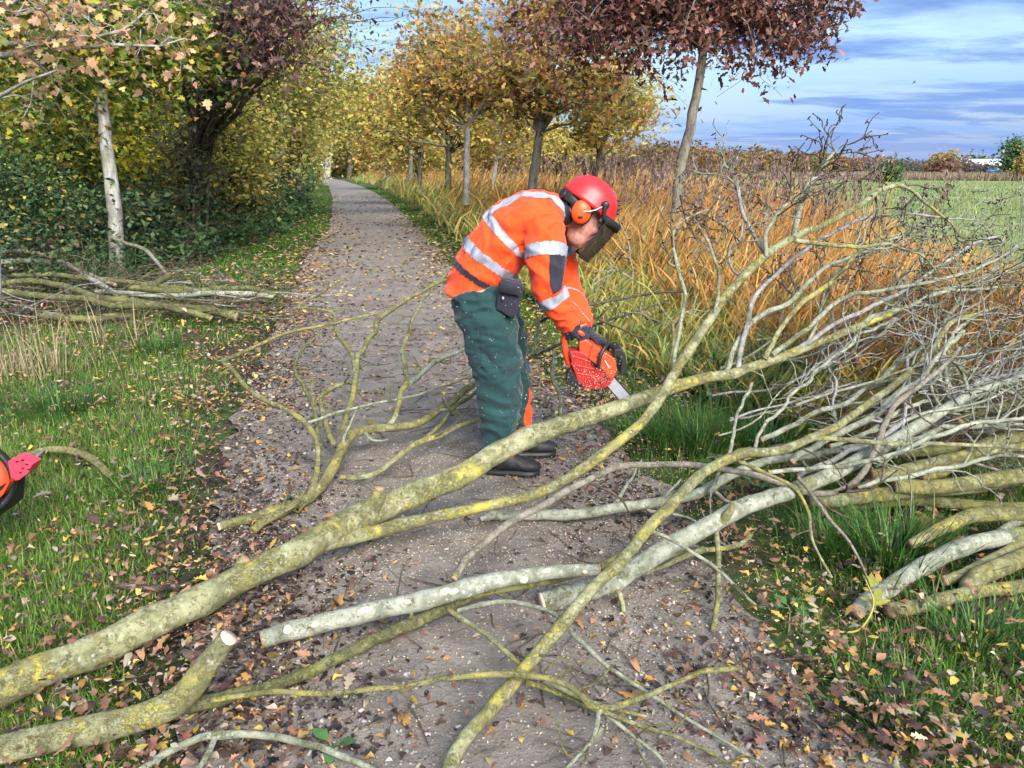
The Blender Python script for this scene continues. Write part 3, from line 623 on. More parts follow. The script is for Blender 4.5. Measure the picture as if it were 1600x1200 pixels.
def limb(name, label, pts, mat, mode='z', cat='branch', group=None, cut0=None, cut1=None, sides=10, lump=0.07, tw=None, parent=None, part='stem', step=0.05, wob=0.006, seed=None, nk=0):
    """a lying branch (thing) or, with parent, a limb (part of a thing). tw = dict for side shoots"""
    seed = seed if seed is not None else hash((pts[0][0], pts[0][1])) % 97
    P, Rr = trace(pts, mode, min(step, .03)); P, Rr = nodes(P, Rr, seed, kink=.16 if Rr.max() > .03 else .6); P = wobble(P, wob*1.3, seed)
    if mode == 'z': P[:, 2] = np.maximum(P[:, 2], Rr*0.7)
    root = parent or empty(name, (P[0][0], P[0][1], 0), label, cat, group)
    st = stem(root, P, Rr, mat, part, sides, lump, cut0, cut1, seed)
    r_ = np.random.default_rng(seed+5)
    if tw:
        t = dict(n=6, L=0.3, up=0.5, fwd=0.6, lo=0.2, hi=1.0, sub=0, mat=M_ASHG, buds=None); t.update(tw)
        S = side_twigs(P, Rr, t['n'], t['L'], r_, t['up'], t['fwd'], t['lo'], t['hi'])
        twig_part(st if parent is not None else root, S, t['mat'], 'twig', 5, t['sub'], r_, t['L']*0.5, t['up'], t['buds'])
    if nk: knots(P, Rr, nk, r_, root, mat)
    return root, P, Rr
# --- the felled tree being cut: trunk from the lower left up to the saw, with its crown propped in the reeds
p0 = PY(-90, 1115, 1.88)
felled = empty('felled_tree', (p0[0], p0[1], 0), 'long felled ash trunk with yellow lichen, lying across the path under the chainsaw', 'felled tree')
_, TP, TR = limb('', None, [(-120, 1130, 80, 1.85), (0, 1074, 78, 2.02), (150, 1012, 72, 2.2), (290, 950, 68, 2.42), (380, 903, 62, 2.58), (440, 876, 62, 2.68), (540, 822, 60, 2.92), (600, 795, 58, 3.05), (660, 768, 52, 3.14), (720, 742, 48, 3.22), (800, 700, 46, 3.35), (900, 660, 40, 3.55), (985, 632, 33, 3.7), (1090, 595, 24, 3.9), (1150, 580, 22, 4.0), (1240, 550, 20, 4.2), (1330, 515, 17, 4.4), (1400, 486, 13, 4.55), (1480, 452, 9, 4.8), (1570, 425, 5, 5.0)],
     M_ASH, 'Y', parent=felled, part='trunk', sides=22, lump=0.09, cut0=M_CUT, tw=dict(n=16, L=0.75, up=0.3, fwd=1.4, lo=0.7, hi=1.0, sub=5, buds=0.5))
for (pts, nm) in [([(375, 905, 40, 2.6), (380, 885, 30, 2.6), (384, 872, 22, 2.6)], 'stub'), ([(575, 808, 44, 2.98), (588, 780, 34, 3.0), (592, 764, 24, 3.0)], 'stub')]:
    limb('', None, pts, M_ASH, 'Y', parent=felled, part=nm, cut1=M_OLDCUT, step=0.02)
# its second limb: leaves the fork, passes in front, then climbs to the highest twigs
limb('', None, [(500, 850, 40, 2.8), (560, 838, 36, 2.92), (640, 818, 28, 3.0), (740, 795, 24, 3.08), (850, 768, 24, 3.18), (905, 738, 24, 3.24), (960, 697, 23, 3.33), (1010, 650, 22, 3.43), (1050, 592, 23, 3.55), (1090, 530, 21, 3.68), (1135, 462, 20, 3.85), (1185, 408, 18, 3.98), (1240, 370, 17, 4.1), (1300, 345, 13, 4.2), (1345, 318, 11, 4.3), (1388, 292, 9, 4.4), (1420, 296, 7, 4.45), (1450, 320, 6, 4.5), (1478, 342, 5, 4.52), (1488, 352, 3, 4.55)],
     M_ASH, 'Y', parent=felled, part='limb', sides=12, tw=dict(n=7, L=0.3, up=0.0, fwd=0.7, lo=0.82, sub=3, buds=0.8, mat=M_TWIG))
CROWN = [  # further limbs and boughs of the same crown (photo pixel, width, distance)
    [(1238, 372, 14, 4.1), (1244, 330, 12, 4.13), (1256, 300, 11, 4.16), (1280, 268, 9, 4.2), (1296, 246, 6, 4.24), (1312, 230, 3, 4.28)],
    [(1198, 398, 9, 4.02), (1170, 352, 8, 4.05), (1160, 320, 7, 4.07), (1152, 290, 5, 4.1), (1135, 276, 3, 4.12)],
    [(1196, 398, 9, 4.0), (1198, 360, 8, 4.0), (1225, 320, 7, 4.02), (1248, 308, 5, 4.04), (1275, 288, 4, 4.1)],
    [(1240, 374, 10, 4.1), (1285, 380, 9, 4.16), (1340, 384, 8, 4.24), (1390, 380, 6, 4.3), (1430, 395, 5, 4.35), (1450, 410, 4, 4.4), (1468, 432, 3, 4.45)],
    [(1052, 590, 9, 3.55), (1058, 530, 8, 3.6), (1070, 475, 8, 3.66), (1062, 440, 8, 3.7), (1052, 400, 7, 3.74), (1052, 358, 5, 3.78), (1078, 338, 4, 3.82), (1112, 328, 3, 3.86)],
    [(1150, 578, 12, 4.02), (1165, 520, 11, 4.1), (1185, 460, 9, 4.2), (1240, 405, 8, 4.32), (1285, 376, 6, 4.42), (1345, 345, 6, 4.52), (1400, 336, 5, 4.6), (1480, 340, 4, 4.75), (1530, 344, 3, 4.85)],
    [(1132, 590, 12, 3.98), (1160, 525, 12, 4.1), (1200, 482, 11, 4.2), (1235, 468, 10, 4.28), (1290, 420, 9, 4.4), (1340, 400, 8, 4.5), (1420, 365, 6, 4.7), (1450, 362, 4, 4.8)],
    [(1192, 560, 13, 4.08), (1215, 520, 12, 4.15), (1250, 475, 11, 4.25), (1300, 435, 10, 4.36), (1345, 395, 7, 4.5), (1380, 372, 6, 4.6), (1440, 368, 5, 4.75)],
    [(1205, 556, 11, 4.1), (1260, 512, 10, 4.2), (1310, 470, 9, 4.32), (1370, 455, 8, 4.45), (1450, 440, 7, 4.6), (1530, 420, 6, 4.8), (1590, 385, 4, 5.0)],
    [(1240, 548, 10, 4.2), (1300, 510, 9, 4.3), (1360, 476, 9, 4.42), (1420, 448, 7, 4.55), (1490, 400, 6, 4.7), (1540, 375, 5, 4.8), (1562, 370, 4, 4.85), (1564, 382, 3, 4.86)],
    [(1340, 512, 12, 4.42), (1380, 492, 11, 4.5), (1425, 478, 9, 4.58), (1470, 458, 8, 4.68), (1520, 452, 6, 4.8), (1600, 442, 5, 5.0)],
    [(1040, 610, 6, 3.6), (1052, 520, 5, 3.7), (1040, 490, 4, 3.72), (1015, 455, 4, 3.75), (990, 440, 3, 3.78)],
    [(1116, 500, 7, 3.75), (1124, 440, 6, 3.8), (1116, 395, 6, 3.85), (1098, 362, 5, 3.88), (1085, 345, 3, 3.9)],
    [(1190, 400, 6, 4.0), (1150, 430, 6, 4.02), (1138, 400, 5, 4.04), (1158, 370, 4, 4.06), (1160, 345, 3, 4.08)]]
for i, pts in enumerate(CROWN):
    limb('', None, pts, [M_ASHG, M_ASHL, M_ASHG, M_ASH][i % 4], 'Y', parent=felled, part='bough', sides=7, lump=0.05, wob=0.012, step=0.06,
         tw=dict(n=[6, 5, 7, 10, 5, 11, 9, 10, 11, 11, 9, 4, 5, 5][i], L=0.3, up=0.12, fwd=0.8, lo=0.35, sub=4, buds=0.7, mat=[M_TWIG, M_ASHG][i % 2]))
# thin twigs that cross in front of the reeds behind the worker
for pts in [[(1085, 455, 4, 4.3), (1000, 462, 5, 4.25), (930, 472, 6, 4.2), (885, 485, 6, 4.15), (845, 500, 6, 4.3)], [(1010, 525, 4, 4.2), (960, 508, 5, 4.2), (905, 490, 5, 4.25), (870, 500, 4, 4.3)], [(1045, 470, 3, 4.2), (985, 490, 5, 4.2), (920, 512, 6, 4.3), (860, 545, 6, 4.4), (822, 560, 5, 4.5)]]:
    limb('', None, pts[::-1], M_TWIG, 'Y', parent=felled, part='bough', sides=6, wob=0.01, tw=dict(n=3, L=0.2, up=0.1, sub=1, buds=0.3, mat=M_TWIG))
# --- second trunk at the lower left with a fresh-cut stub
p0 = PZ(-60, 1195, 0.05)
fork = empty('forked_log', (p0[0], p0[1], 0), 'forked log at the lower left with a fresh pale saw cut on its upright stub', 'log')
limb('', None, [(-90, 1195, 70, 0.05), (0, 1172, 64, 0.055), (100, 1150, 60, 0.06), (200, 1125, 60, 0.07), (270, 1095, 62, 0.09), (300, 1068, 56, 0.14), (325, 1035, 48, 0.2), (356, 1000, 40, 0.27)], M_ASH, parent=fork, part='trunk', sides=22, lump=0.10, cut1=M_CUT, step=0.03)
limb('', None, [(270, 1105, 40, 0.06), (320, 1096, 30, 0.05), (370, 1082, 26, 0.045), (440, 1064, 26, 0.05), (520, 1030, 26, 0.055), (600, 990, 27, 0.06), (680, 958, 26, 0.08), (760, 932, 22, 0.12), (850, 912, 20, 0.16), (925, 888, 18, 0.18), (978, 862, 14, 0.2), (1000, 848, 8, 0.2)], M_MOSS, parent=fork, part='limb', sides=12, lump=0.12, tw=dict(n=3, L=0.18, up=0.1, mat=M_MOSS))
limb('', None, [(330, 1095, 12, 0.06), (420, 1080, 11, 0.09), (520, 1082, 11, 0.12), (620, 1078, 12, 0.14), (700, 1062, 13, 0.15), (780, 1055, 14, 0.16), (860, 1062, 13, 0.16), (905, 1080, 13, 0.15), (938, 1108, 18, 0.13), (990, 1098, 14, 0.11), (1050, 1078, 12, 0.09), (1100, 1056, 12, 0.07), (1155, 1042, 10, 0.05)], M_ASHY, parent=fork, part='bough', sides=9, lump=0.12, tw=dict(n=5, L=0.16, up=0.05, mat=M_MOSS))
for pts in [[(938, 1108, 14, .13), (930, 1150, 10, .09), (900, 1185, 8, .06), (870, 1215, 6, .04)], [(938, 1108, 10, .13), (1000, 1130, 9, .1), (1060, 1150, 8, .07), (1120, 1180, 8, .05), (1200, 1225, 6, .03)], [(940, 1112, 9, .12), (985, 1145, 8, .08), (1030, 1185, 8, .05), (1050, 1220, 6, .03)],
            [(820, 1065, 11, .1), (880, 1085, 10, .06), (940, 1115, 9, .05)]]:
    limb('', None, pts, [M_ASHG, M_ASHY][len(pts) % 2], parent=fork, part='bough', sides=7, tw=dict(n=3, L=0.14, up=0.05, mat=M_MOSS))
# --- the pruned pale pole in the middle foreground
_, P, Rr = limb('pruned_pole', 'pale grey pruned pole with cream pruning scars, lying across the middle foreground', [(414, 995, 40, 0.06), (480, 982, 42, 0.07), (560, 965, 42, 0.09), (650, 943, 40, 0.13), (720, 922, 42, 0.17), (800, 903, 36, 0.2), (880, 893, 30, 0.22), (935, 890, 24, 0.23)], M_ASHP, cut0=M_OLDCUT, cut1=M_OLDCUT, sides=16, lump=0.06, nk=9, cat='pole', step=0.03)
# long thin branch springing off beside it
limb('long_branch', 'long thin pinkish brown branch arching from the pruned pole to the right brushwood', [(712, 905, 16, 0.2), (740, 868, 17, 0.24), (790, 820, 18, 0.3), (850, 788, 17, 0.33), (915, 752, 16, 0.36), (968, 724, 15, 0.38), (1020, 722, 14, 0.38), (1100, 727, 14, 0.37), (1175, 742, 14, 0.34), (1230, 758, 14, 0.3), (1285, 764, 14, 0.28), (1330, 748, 14, 0.33), (1362, 705, 14, 0.42), (1385, 655, 13, 0.52), (1405, 625, 12, 0.6), (1470, 575, 9, 0.7), (1500, 545, 7, .75)], M_ROD, cut0=M_OLDCUT, tw=dict(n=6, L=0.3, up=0.0, sub=1, mat=M_TWIG))
limb('split_stem', 'straight green stem with a torn splintered end behind the pruned pole', [(752, 812, 10, 0.03), (790, 806, 22, 0.04), (860, 800, 25, 0.06), (940, 794, 24, 0.09), (1030, 783, 23, 0.13), (1090, 770, 22, 0.17), (1130, 748, 22, 0.21), (1180, 730, 20, 0.24), (1250, 715, 18, 0.28), (1330, 700, 14, 0.3), (1420, 690, 10, .33)], M_ASHP, cut1=None, tw=dict(n=6, L=0.3, up=0.3, sub=1))
# --- the pale stem on the right half, cut end towards the camera
pale = empty('felled_pale_tree', tuple(PZ(850, 940, 0)), 'thick pale grey stem with an angled saw cut, running to the right pile', 'felled tree')
limb('', None, [(848, 940, 46, 0.06), (900, 925, 48, 0.08), (960, 898, 46, 0.12), (1040, 858, 42, 0.18), (1100, 828, 40, 0.24), (1145, 800, 40, 0.28), (1200, 780, 36, 0.3), (1255, 762, 34, 0.31), (1310, 738, 32, 0.33), (1360, 708, 30, 0.37), (1410, 680, 28, 0.4), (1470, 645, 24, 0.46), (1540, 610, 18, .52), (1640, 570, 10, .6)], M_ASHP, parent=pale, part='trunk', sides=16, cut0=M_CUT, lump=0.05, tw=dict(n=9, L=0.55, up=0.25, fwd=1.2, lo=0.55, sub=3, buds=0.2))
for pts in [[(1128, 815, 24, .27), (1140, 798, 18, .32), (1146, 784, 9, .35)], [(1120, 825, 12, .2), (1122, 870, 11, .14), (1120, 930, 10, .08), (1115, 985, 10, .03)],
            [(1000, 880, 10, .15), (1060, 862, 9, .1), (1100, 852, 10, .07), (1150, 848, 10, .07), (1172, 836, 8, .09)], [(1100, 858, 16, .1), (1010, 895, 8, .09), (960, 905, 10, .1), (967, 930, 11, .07), (975, 955, 9, .03)]]:
    limb('', None, pts, M_ASH, parent=pale, part='side_shoot', sides=8, lump=0.12, step=0.03)
# --- the crossing branch from the bottom edge up to the right
cr = empty('crossing_branch', tuple(PZ(700, 1210, 0)), 'green branch rising from the bottom edge and crossing over the pale stem', 'branch')
limb('', None, [(690, 1230, 34, 0.05), (720, 1180, 33, 0.07), (780, 1090, 32, 0.12), (850, 1005, 30, 0.18), (920, 930, 28, 0.26), (975, 880, 27, 0.33), (1015, 822, 26, 0.38), (1060, 770, 25, 0.42), (1100, 737, 23, 0.43), (1150, 717, 22, 0.44), (1200, 714, 20, 0.44), (1260, 690, 18, 0.47), (1310, 655, 17, 0.5), (1370, 620, 16, 0.54), (1430, 575, 14, 0.6), (1475, 525, 12, 0.68), (1500, 502, 10, 0.72), (1560, 480, 6, .75)], M_ASH, parent=cr, part='stem', sides=12, tw=dict(n=7, L=0.45, up=0.25, fwd=1.0, lo=0.6, sub=3, buds=0.3))
for pts in [[(1018, 832, 10, .37), (1060, 850, 9, .3), (1110, 880, 9, .2), (1150, 920, 8, .12), (1180, 945, 7, .05)], [(700, 950, 14, .14), (750, 985, 13, .13), (800, 1035, 13, .12), (850, 1068, 12, .1), (930, 1100, 10, .07), (1010, 1120, 8, .05)], [(715, 955, 12, .12), (790, 945, 12, .15), (860, 960, 12, .17), (900, 1000, 12, .15), (950, 1045, 11, .1), (1030, 1095, 10, .06), (1120, 1150, 8, .04), (1200, 1205, 7, .03)],
            [(1160, 716, 12, .44), (1215, 700, 12, .46), (1285, 682, 12, .48), (1400, 690, 12, .45), (1500, 695, 10, .42), (1610, 700, 8, .4)], [(1150, 718, 12, .43), (1190, 735, 10, .4), (1240, 760, 9, .35), (1262, 800, 8, .25), (1270, 850, 7, .15), (1300, 905, 6, .06)], [(1245, 745, 10, .38), (1285, 800, 9, .28), (1330, 850, 7, .16), (1365, 925, 5, .06)]]:
    limb('', None, [(a, b, c*.8, d) for a, b, c, d in pts], [M_ASH, M_ROD, M_ASHG][len(pts) % 3], parent=cr, part='side_shoot', sides=8, lump=0.1, tw=dict(n=2, L=0.16, up=0.0, mat=M_TWIG))
# --- smaller branches of the foreground
limb('bottom_branch', 'thin smooth branch at the bottom edge with a yellow lichen joint', [(205, 1215, 15, 0.04), (260, 1175, 16, 0.06), (310, 1152, 17, 0.08), (340, 1148, 20, 0.08), (400, 1152, 16, 0.07), (470, 1165, 16, 0.06), (560, 1195, 15, 0.05), (600, 1215, 14, .04)], M_ASHG, sides=10)
limb('small_branch', 'short bare twig beside the bottom branch', [(300, 1215, 10, .03), (325, 1172, 11, .06), (338, 1150, 11, .07)], M_ASHG, sides=8)
limb('lichen_stick', 'short stick crusted in yellow lichen beside the orange machine', [(40, 715, 12, .05), (75, 703, 14, .07), (110, 702, 17, .08), (145, 715, 17, .06), (172, 742, 16, .03)], M_ASHY, cut1=M_OLDCUT, lump=0.15, sides=10, tw=dict(n=1, L=0.25, up=0.6, mat=M_TWIG))
limb('pale_twig', 'thin pale twig resting on the orange machine', [(-20, 755, 7, .22), (30, 728, 8, .2), (70, 703, 7, .16)], M_ASHL, sides=7)
limb('rotten_stick', 'dark rotten stick in the grass behind the main trunk', [(185, 915, 15, .02), (240, 918, 16, .02), (300, 912, 13, .02)], M_TWIG, lump=0.2)
# --- branch on the left half of the path, forking towards the worker
lb = empty('forking_branch', tuple(PZ(345, 825, 0)), 'lichen covered branch fanning out over the left half of the path', 'branch')
limb('', None, [(342, 823, 18, .04), (390, 810, 21, .04), (440, 792, 23, .05), (475, 778, 22, .06), (500, 760, 24, .07), (520, 735, 24, .09), (540, 700, 22, .12), (556, 685, 20, .14), (580, 678, 19, .15), (640, 668, 18, .16), (680, 648, 17, .17), (715, 618, 15, .18), (742, 600, 14, .19)], M_ASHY, parent=lb, part='stem', sides=12, cut0=M_CUT, lump=0.1, tw=dict(n=4, L=.25, up=.2))
for pts, m in [([(395, 830, 20, .03), (430, 812, 20, .03), (465, 785, 18, .05)], M_ASHY), ([(485, 775, 16, .07), (495, 740, 14, .12), (495, 700, 12, .18), (478, 665, 11, .25), (440, 640, 10, .3), (400, 620, 10, .33), (365, 585, 9, .36), (350, 566, 9, .38), (385, 545, 7, .42), (450, 520, 6, .45), (520, 505, 5, .48), (590, 490, 4, .5)], M_ASHY),
               ([(545, 690, 15, .13), (548, 640, 14, .22), (555, 600, 13, .3), (558, 575, 13, .34), (570, 545, 11, .4), (590, 505, 10, .46), (630, 470, 8, .52), (670, 450, 7, .55), (705, 435, 5, .58)], M_ASHY), ([(556, 578, 10, .34), (540, 540, 9, .4), (525, 510, 8, .45), (518, 488, 6, .48), (480, 480, 5, .5), (466, 478, 5, .5), (500, 455, 4, .54), (540, 435, 3, .56)], M_ASHY),
               ([(580, 678, 13, .15), (612, 660, 13, .19), (630, 620, 12, .25), (640, 600, 12, .28), (634, 570, 9, .33), (628, 540, 8, .38), (645, 500, 6, .45), (668, 460, 5, .5), (700, 425, 4, .54)], M_ASH), ([(640, 600, 10, .28), (665, 575, 10, .32), (690, 555, 9, .35), (735, 542, 7, .4)], M_ASHG),
               ([(532, 745, 13, .08), (580, 740, 13, .09), (620, 715, 13, .12), (650, 695, 13, .14), (690, 682, 12, .16), (720, 665, 10, .18), (750, 655, 8, .2)], M_ASH), ([(650, 697, 9, .14), (690, 660, 9, .18), (710, 635, 8, .2), (745, 612, 7, .22)], M_MOSS), ([(520, 692, 12, .12), (512, 660, 11, .17), (495, 625, 10, .22), (505, 610, 9, .25), (540, 598, 7, .28), (560, 605, 6, .28)], M_ASHY),
               ([(500, 700, 9, .15), (490, 640, 8, .22), (475, 600, 8, .28), (460, 575, 7, .32), (470, 550, 5, .35), (490, 530, 4, .38)], M_MOSS), ([(480, 662, 6, .24), (540, 640, 5, .26), (640, 618, 5, .26), (740, 590, 4, .26)], M_ASHG)]:
    limb('', None, pts, m, parent=lb, part='side_shoot', sides=8, lump=0.12, tw=dict(n=3, L=.18, up=.2, sub=1, mat=M_MOSS))
limb('leaning_twig', 'grey crooked twig between the worker and the saw', [(842, 500, 6, 4.5), (835, 550, 7, 4.45), (865, 545, 6, 4.4), (862, 590, 8, 4.3), (874, 620, 8, 4.25), (876, 655, 8, 4.2)], M_ASHG, 'Y', tw=dict(n=3, L=.2))
# --- logs stacked on the right, butts to the camera
PILE = [([(1268, 783, 30, .12), (1340, 776, 32, .13), (1440, 766, 32, .14), (1540, 752, 32, .15), (1680, 738, 30, .16)], M_ASH, 'lichen spotted log nearest in the right stack, its butt beside the pale stem'),
        ([(1362, 742, 26, .24), (1420, 737, 26, .25), (1480, 722, 26, .27), (1560, 700, 26, .29), (1680, 668, 26, .32)], M_ASH, 'grey log lying higher on the right stack'),
        ([(1440, 745, 30, .2), (1510, 712, 32, .28), (1560, 690, 32, .32), (1700, 650, 30, .4)], M_ASHY, 'slanting lichen log on top of the right stack'),
        ([(1400, 760, 32, .18), (1500, 755, 34, .2), (1600, 742, 34, .21), (1700, 735, 34, .21)], M_ASHY, 'yellow lichen log crossing the right stack'),
        ([(1300, 795, 20, .05), (1400, 785, 22, .06), (1500, 790, 26, .06), (1680, 792, 26, .06)], M_MOSS, 'mossy log at the bottom of the right stack'),
        ([(1425, 850, 22, .1), (1460, 832, 28, .12), (1510, 812, 32, .14), (1560, 806, 32, .15), (1690, 800, 32, .15)], M_ASHY, 'bent branch coated in bright yellow lichen at the right edge'),
        ([(1338, 955, 36, .05), (1400, 910, 38, .07), (1470, 870, 38, .1), (1530, 848, 36, .12), (1600, 835, 34, .13), (1700, 825, 32, .13)], M_ASHP, 'white barked log slanting up from the grass on the right'),
        ([(1475, 908, 24, .06), (1520, 893, 25, .07), (1580, 868, 26, .09), (1690, 830, 26, .1)], M_ASH, 'thin log with brown butt between the white and yellow logs'),
        ([(1512, 920, 40, .07), (1560, 892, 42, .09), (1620, 862, 42, .1), (1700, 830, 40, .11)], M_ASHY, 'thick yellow lichen log at the right edge'),
        ([(1393, 952, 34, .05), (1450, 940, 32, .05), (1520, 922, 30, .06), (1600, 912, 28, .06), (1700, 900, 28, .06)], M_ASH, 'lowest log of the right heap, brown butt in the grass'),
        ([(1545, 850, 20, .09), (1580, 820, 22, .13), (1640, 790, 22, .16)], M_ASHP, 'short pale stick leaning between the logs'),
        ([(1330, 700, 22, .28), (1450, 712, 24, .26), (1600, 690, 24, .28), (1700, 675, 24, .3)], M_MOSS, 'mossy pole behind the right stack'),
        ([(1500, 660, 20, .3), (1560, 640, 22, .34), (1700, 610, 22, .4)], M_MOSS, 'dark mossy pole at the back of the right heap')]
for pts, m, lab in PILE:
    limb('cut_log', lab, pts, m, cat='log', group='logs stacked on the right', cut0=M_OLDCUT, sides=13, lump=0.09, step=0.04)
# --- brushwood heaped on the right: traced boughs and the thinner ones between them
BR = [[(1190, 690, 14, .3), (1290, 640, 13, .42), (1380, 590, 12, .52), (1450, 530, 11, .64), (1510, 470, 9, .76), (1560, 440, 6, .8)], [(1240, 720, 20, .33), (1330, 665, 19, .45), (1400, 620, 18, .54), (1470, 560, 15, .66), (1500, 520, 12, .75)],
      [(1250, 745, 16, .3), (1360, 690, 15, .38), (1450, 640, 14, .45), (1540, 600, 12, .5), (1640, 560, 9, .58)], [(1300, 745, 14, .28), (1400, 690, 13, .4), (1470, 665, 13, .44), (1560, 660, 12, .42), (1650, 668, 10, .4)],
      [(1200, 735, 12, .34), (1300, 732, 12, .36), (1380, 715, 12, .4), (1460, 685, 12, .46), (1530, 660, 11, .5), (1620, 650, 9, .5)], [(1170, 600, 8, .5), (1145, 690, 9, .35), (1110, 770, 9, .2)], [(1280, 535, 6, .6), (1300, 600, 7, .5), (1310, 680, 7, .35), (1320, 720, 6, .3)],
      [(1180, 712, 9, .4), (1200, 660, 9, .48), (1270, 590, 9, .58), (1340, 530, 8, .68), (1400, 500, 7, .72)], [(1340, 760, 12, .3), (1440, 730, 12, .34), (1520, 720, 11, .34), (1640, 705, 10, .34)], [(1300, 700, 12, .36), (1420, 640, 11, .46), (1500, 610, 10, .5), (1600, 590, 8, .52)],
      [(1420, 560, 8, .62), (1412, 640, 8, .48), (1398, 720, 8, .35)], [(1480, 610, 13, .52), (1478, 560, 12, .6), (1490, 520, 10, .68), (1530, 490, 8, .74)]]
BRL = ['green grey bough lowest in the right brushwood', 'stout pale bough rising through the right brushwood', 'smooth bough pointing at the right edge', 'forked pale bough curving over the log stack', 'level grey bough above the stacked logs', 'thin green rod hanging in front of the sedge', 'thin upright rod in the right brushwood',
       'slim rod parallel to the felled stem', 'slender rod lying on the right logs', 'lilac grey rod crossing the brushwood', 'short upright rod near the right logs', 'crooked lilac grey bough in the right brushwood']
for i, pts in enumerate(BR):
    limb('brushwood_bough', BRL[i], [(a, b, c*.78, d) for a, b, c, d in pts], [M_ASHP, M_ASHG, M_ASHL, M_ASHG][i % 4], group='brushwood heap on the right', sides=8, tw=dict(n=[7, 8, 7, 6, 7, 1, 1, 5, 5, 6, 1, 4][i], L=.45, up=.15, fwd=1.1, lo=.3, sub=3, buds=0.15, mat=[M_ASHG, M_ASHL][i % 2]), cut0=M_OLDCUT, wob=0.02)
r_ = np.random.default_rng(31)
for i in range(60):
    a = PZ(r_.uniform(1180, 1620), r_.uniform(600, 770), 0.1); d = nrm([1.0, r_.uniform(-.15, .75), r_.uniform(0.02, .5)]); L = r_.uniform(0.7, 1.7); q = a+np.array([-.3, 0, r_.uniform(.05, .35)]); P = [q.copy()]
    for s in range(8):
        d = nrm(d+r_.normal(size=3)*.14); q = q+d*L/8; q[2] = max(q[2], .05); P.append(q.copy())
    P, Rr = spline(P, np.linspace(r_.uniform(.004, .010), .0025, 9), n=2)
    tone = ['greenish grey', 'lilac grey', 'pale grey', 'dark brown'][i % 4]; far_ = 'at the back of' if P[0][1] > 4.6 else 'low at the front of' if P[0][2] < .3 else 'in the middle of'; rg = 'towards the right edge' if P[0][0] > 2.1 else 'nearest the saw' if P[0][0] < 1.3 else 'above the stacked logs'
    lab = f'thin {tone} rod {far_} the right brushwood, {rg}'; root = empty('brushwood_rod', tuple(P[0]), lab, 'branch', lab[5:])
    stem(root, P, Rr, [M_ASHG, M_ASHL, M_ASHP, M_TWIG][i % 4], 'stem', 7, .05)
    twig_part(root, side_twigs(P, Rr, 5, .4, r_, .1, 1.0, .3), [M_ASHL, M_TWIG, M_ASHG][i % 3], 'twig', 4, 2, r_, .2, .1, 0.12)
# --- brush pile on the left verge
LP = [([(-20, 412, 12, .34), (60, 408, 13, .34), (110, 418, 14, .32), (150, 440, 13, .28), (200, 470, 10, .2)], M_ASHP, 'pale curved stick topmost on the left brush pile'), ([(-20, 445, 12, .25), (50, 440, 14, .26), (100, 448, 15, .24), (140, 462, 15, .22), (200, 470, 15, .2), (260, 480, 15, .16), (300, 488, 15, .12), (330, 498, 14, .06)], M_ASH, 'long mossy stick running down the front of the left brush pile'),
      ([(10, 456, 14, .22), (60, 462, 15, .2), (120, 466, 15, .2), (180, 476, 14, .18), (250, 478, 17, .16), (310, 482, 18, .12), (370, 494, 19, .06)], M_ASH, 'thickest front stick of the left brush pile, its end on the grass'), ([(200, 450, 12, .24), (260, 453, 15, .22), (320, 455, 15, .18), (380, 450, 12, .16), (428, 460, 11, .12)], M_ASH, 'straight stick at the right end of the left brush pile'),
      ([(150, 455, 10, .22), (260, 462, 12, .2), (340, 458, 12, .17), (390, 460, 12, .14), (426, 463, 10, .1)], M_ASHP, 'stick with stripped pink wood on the left brush pile'), ([(60, 492, 16, .06), (130, 498, 17, .05), (205, 492, 16, .05)], M_MOSS, 'short mossy log under the left brush pile'),
      ([(235, 447, 15, .25), (262, 433, 13, .3)], M_ASH, 'short stub poking up from the left brush pile'), ([(175, 372, 7, .62), (230, 395, 8, .5), (262, 430, 6, .3)], M_ASHL, 'thin grey twig arching over the left brush pile'), ([(290, 475, 7, .1), (345, 468, 7, .12), (412, 470, 6, .08)], M_TWIG, 'dark thin stick at the right end of the left brush pile'),
      ([(-10, 390, 7, .5), (60, 398, 8, .45), (120, 420, 8, .36), (180, 445, 7, .25)], M_ASHL, 'long thin rod across the back of the left brush pile'), ([(20, 430, 9, .3), (120, 432, 10, .3), (230, 445, 10, .24), (300, 452, 8, .2)], M_MOSS, 'straight dull rod behind the front sticks of the left pile')]
for pts, m, lab in LP:
    limb('brush_stick', lab, [(a, b, c*.98, d+.03) for a, b, c, d in pts], M_MOSS if m is M_ASH else M_ROD if m is M_ASHL else m, group='brush pile on the left verge', sides=9, lump=.1, cut1=M_OLDCUT, tw=dict(n=2, L=.3, up=.2, sub=1, mat=M_TWIG) if len(pts) > 3 else None)
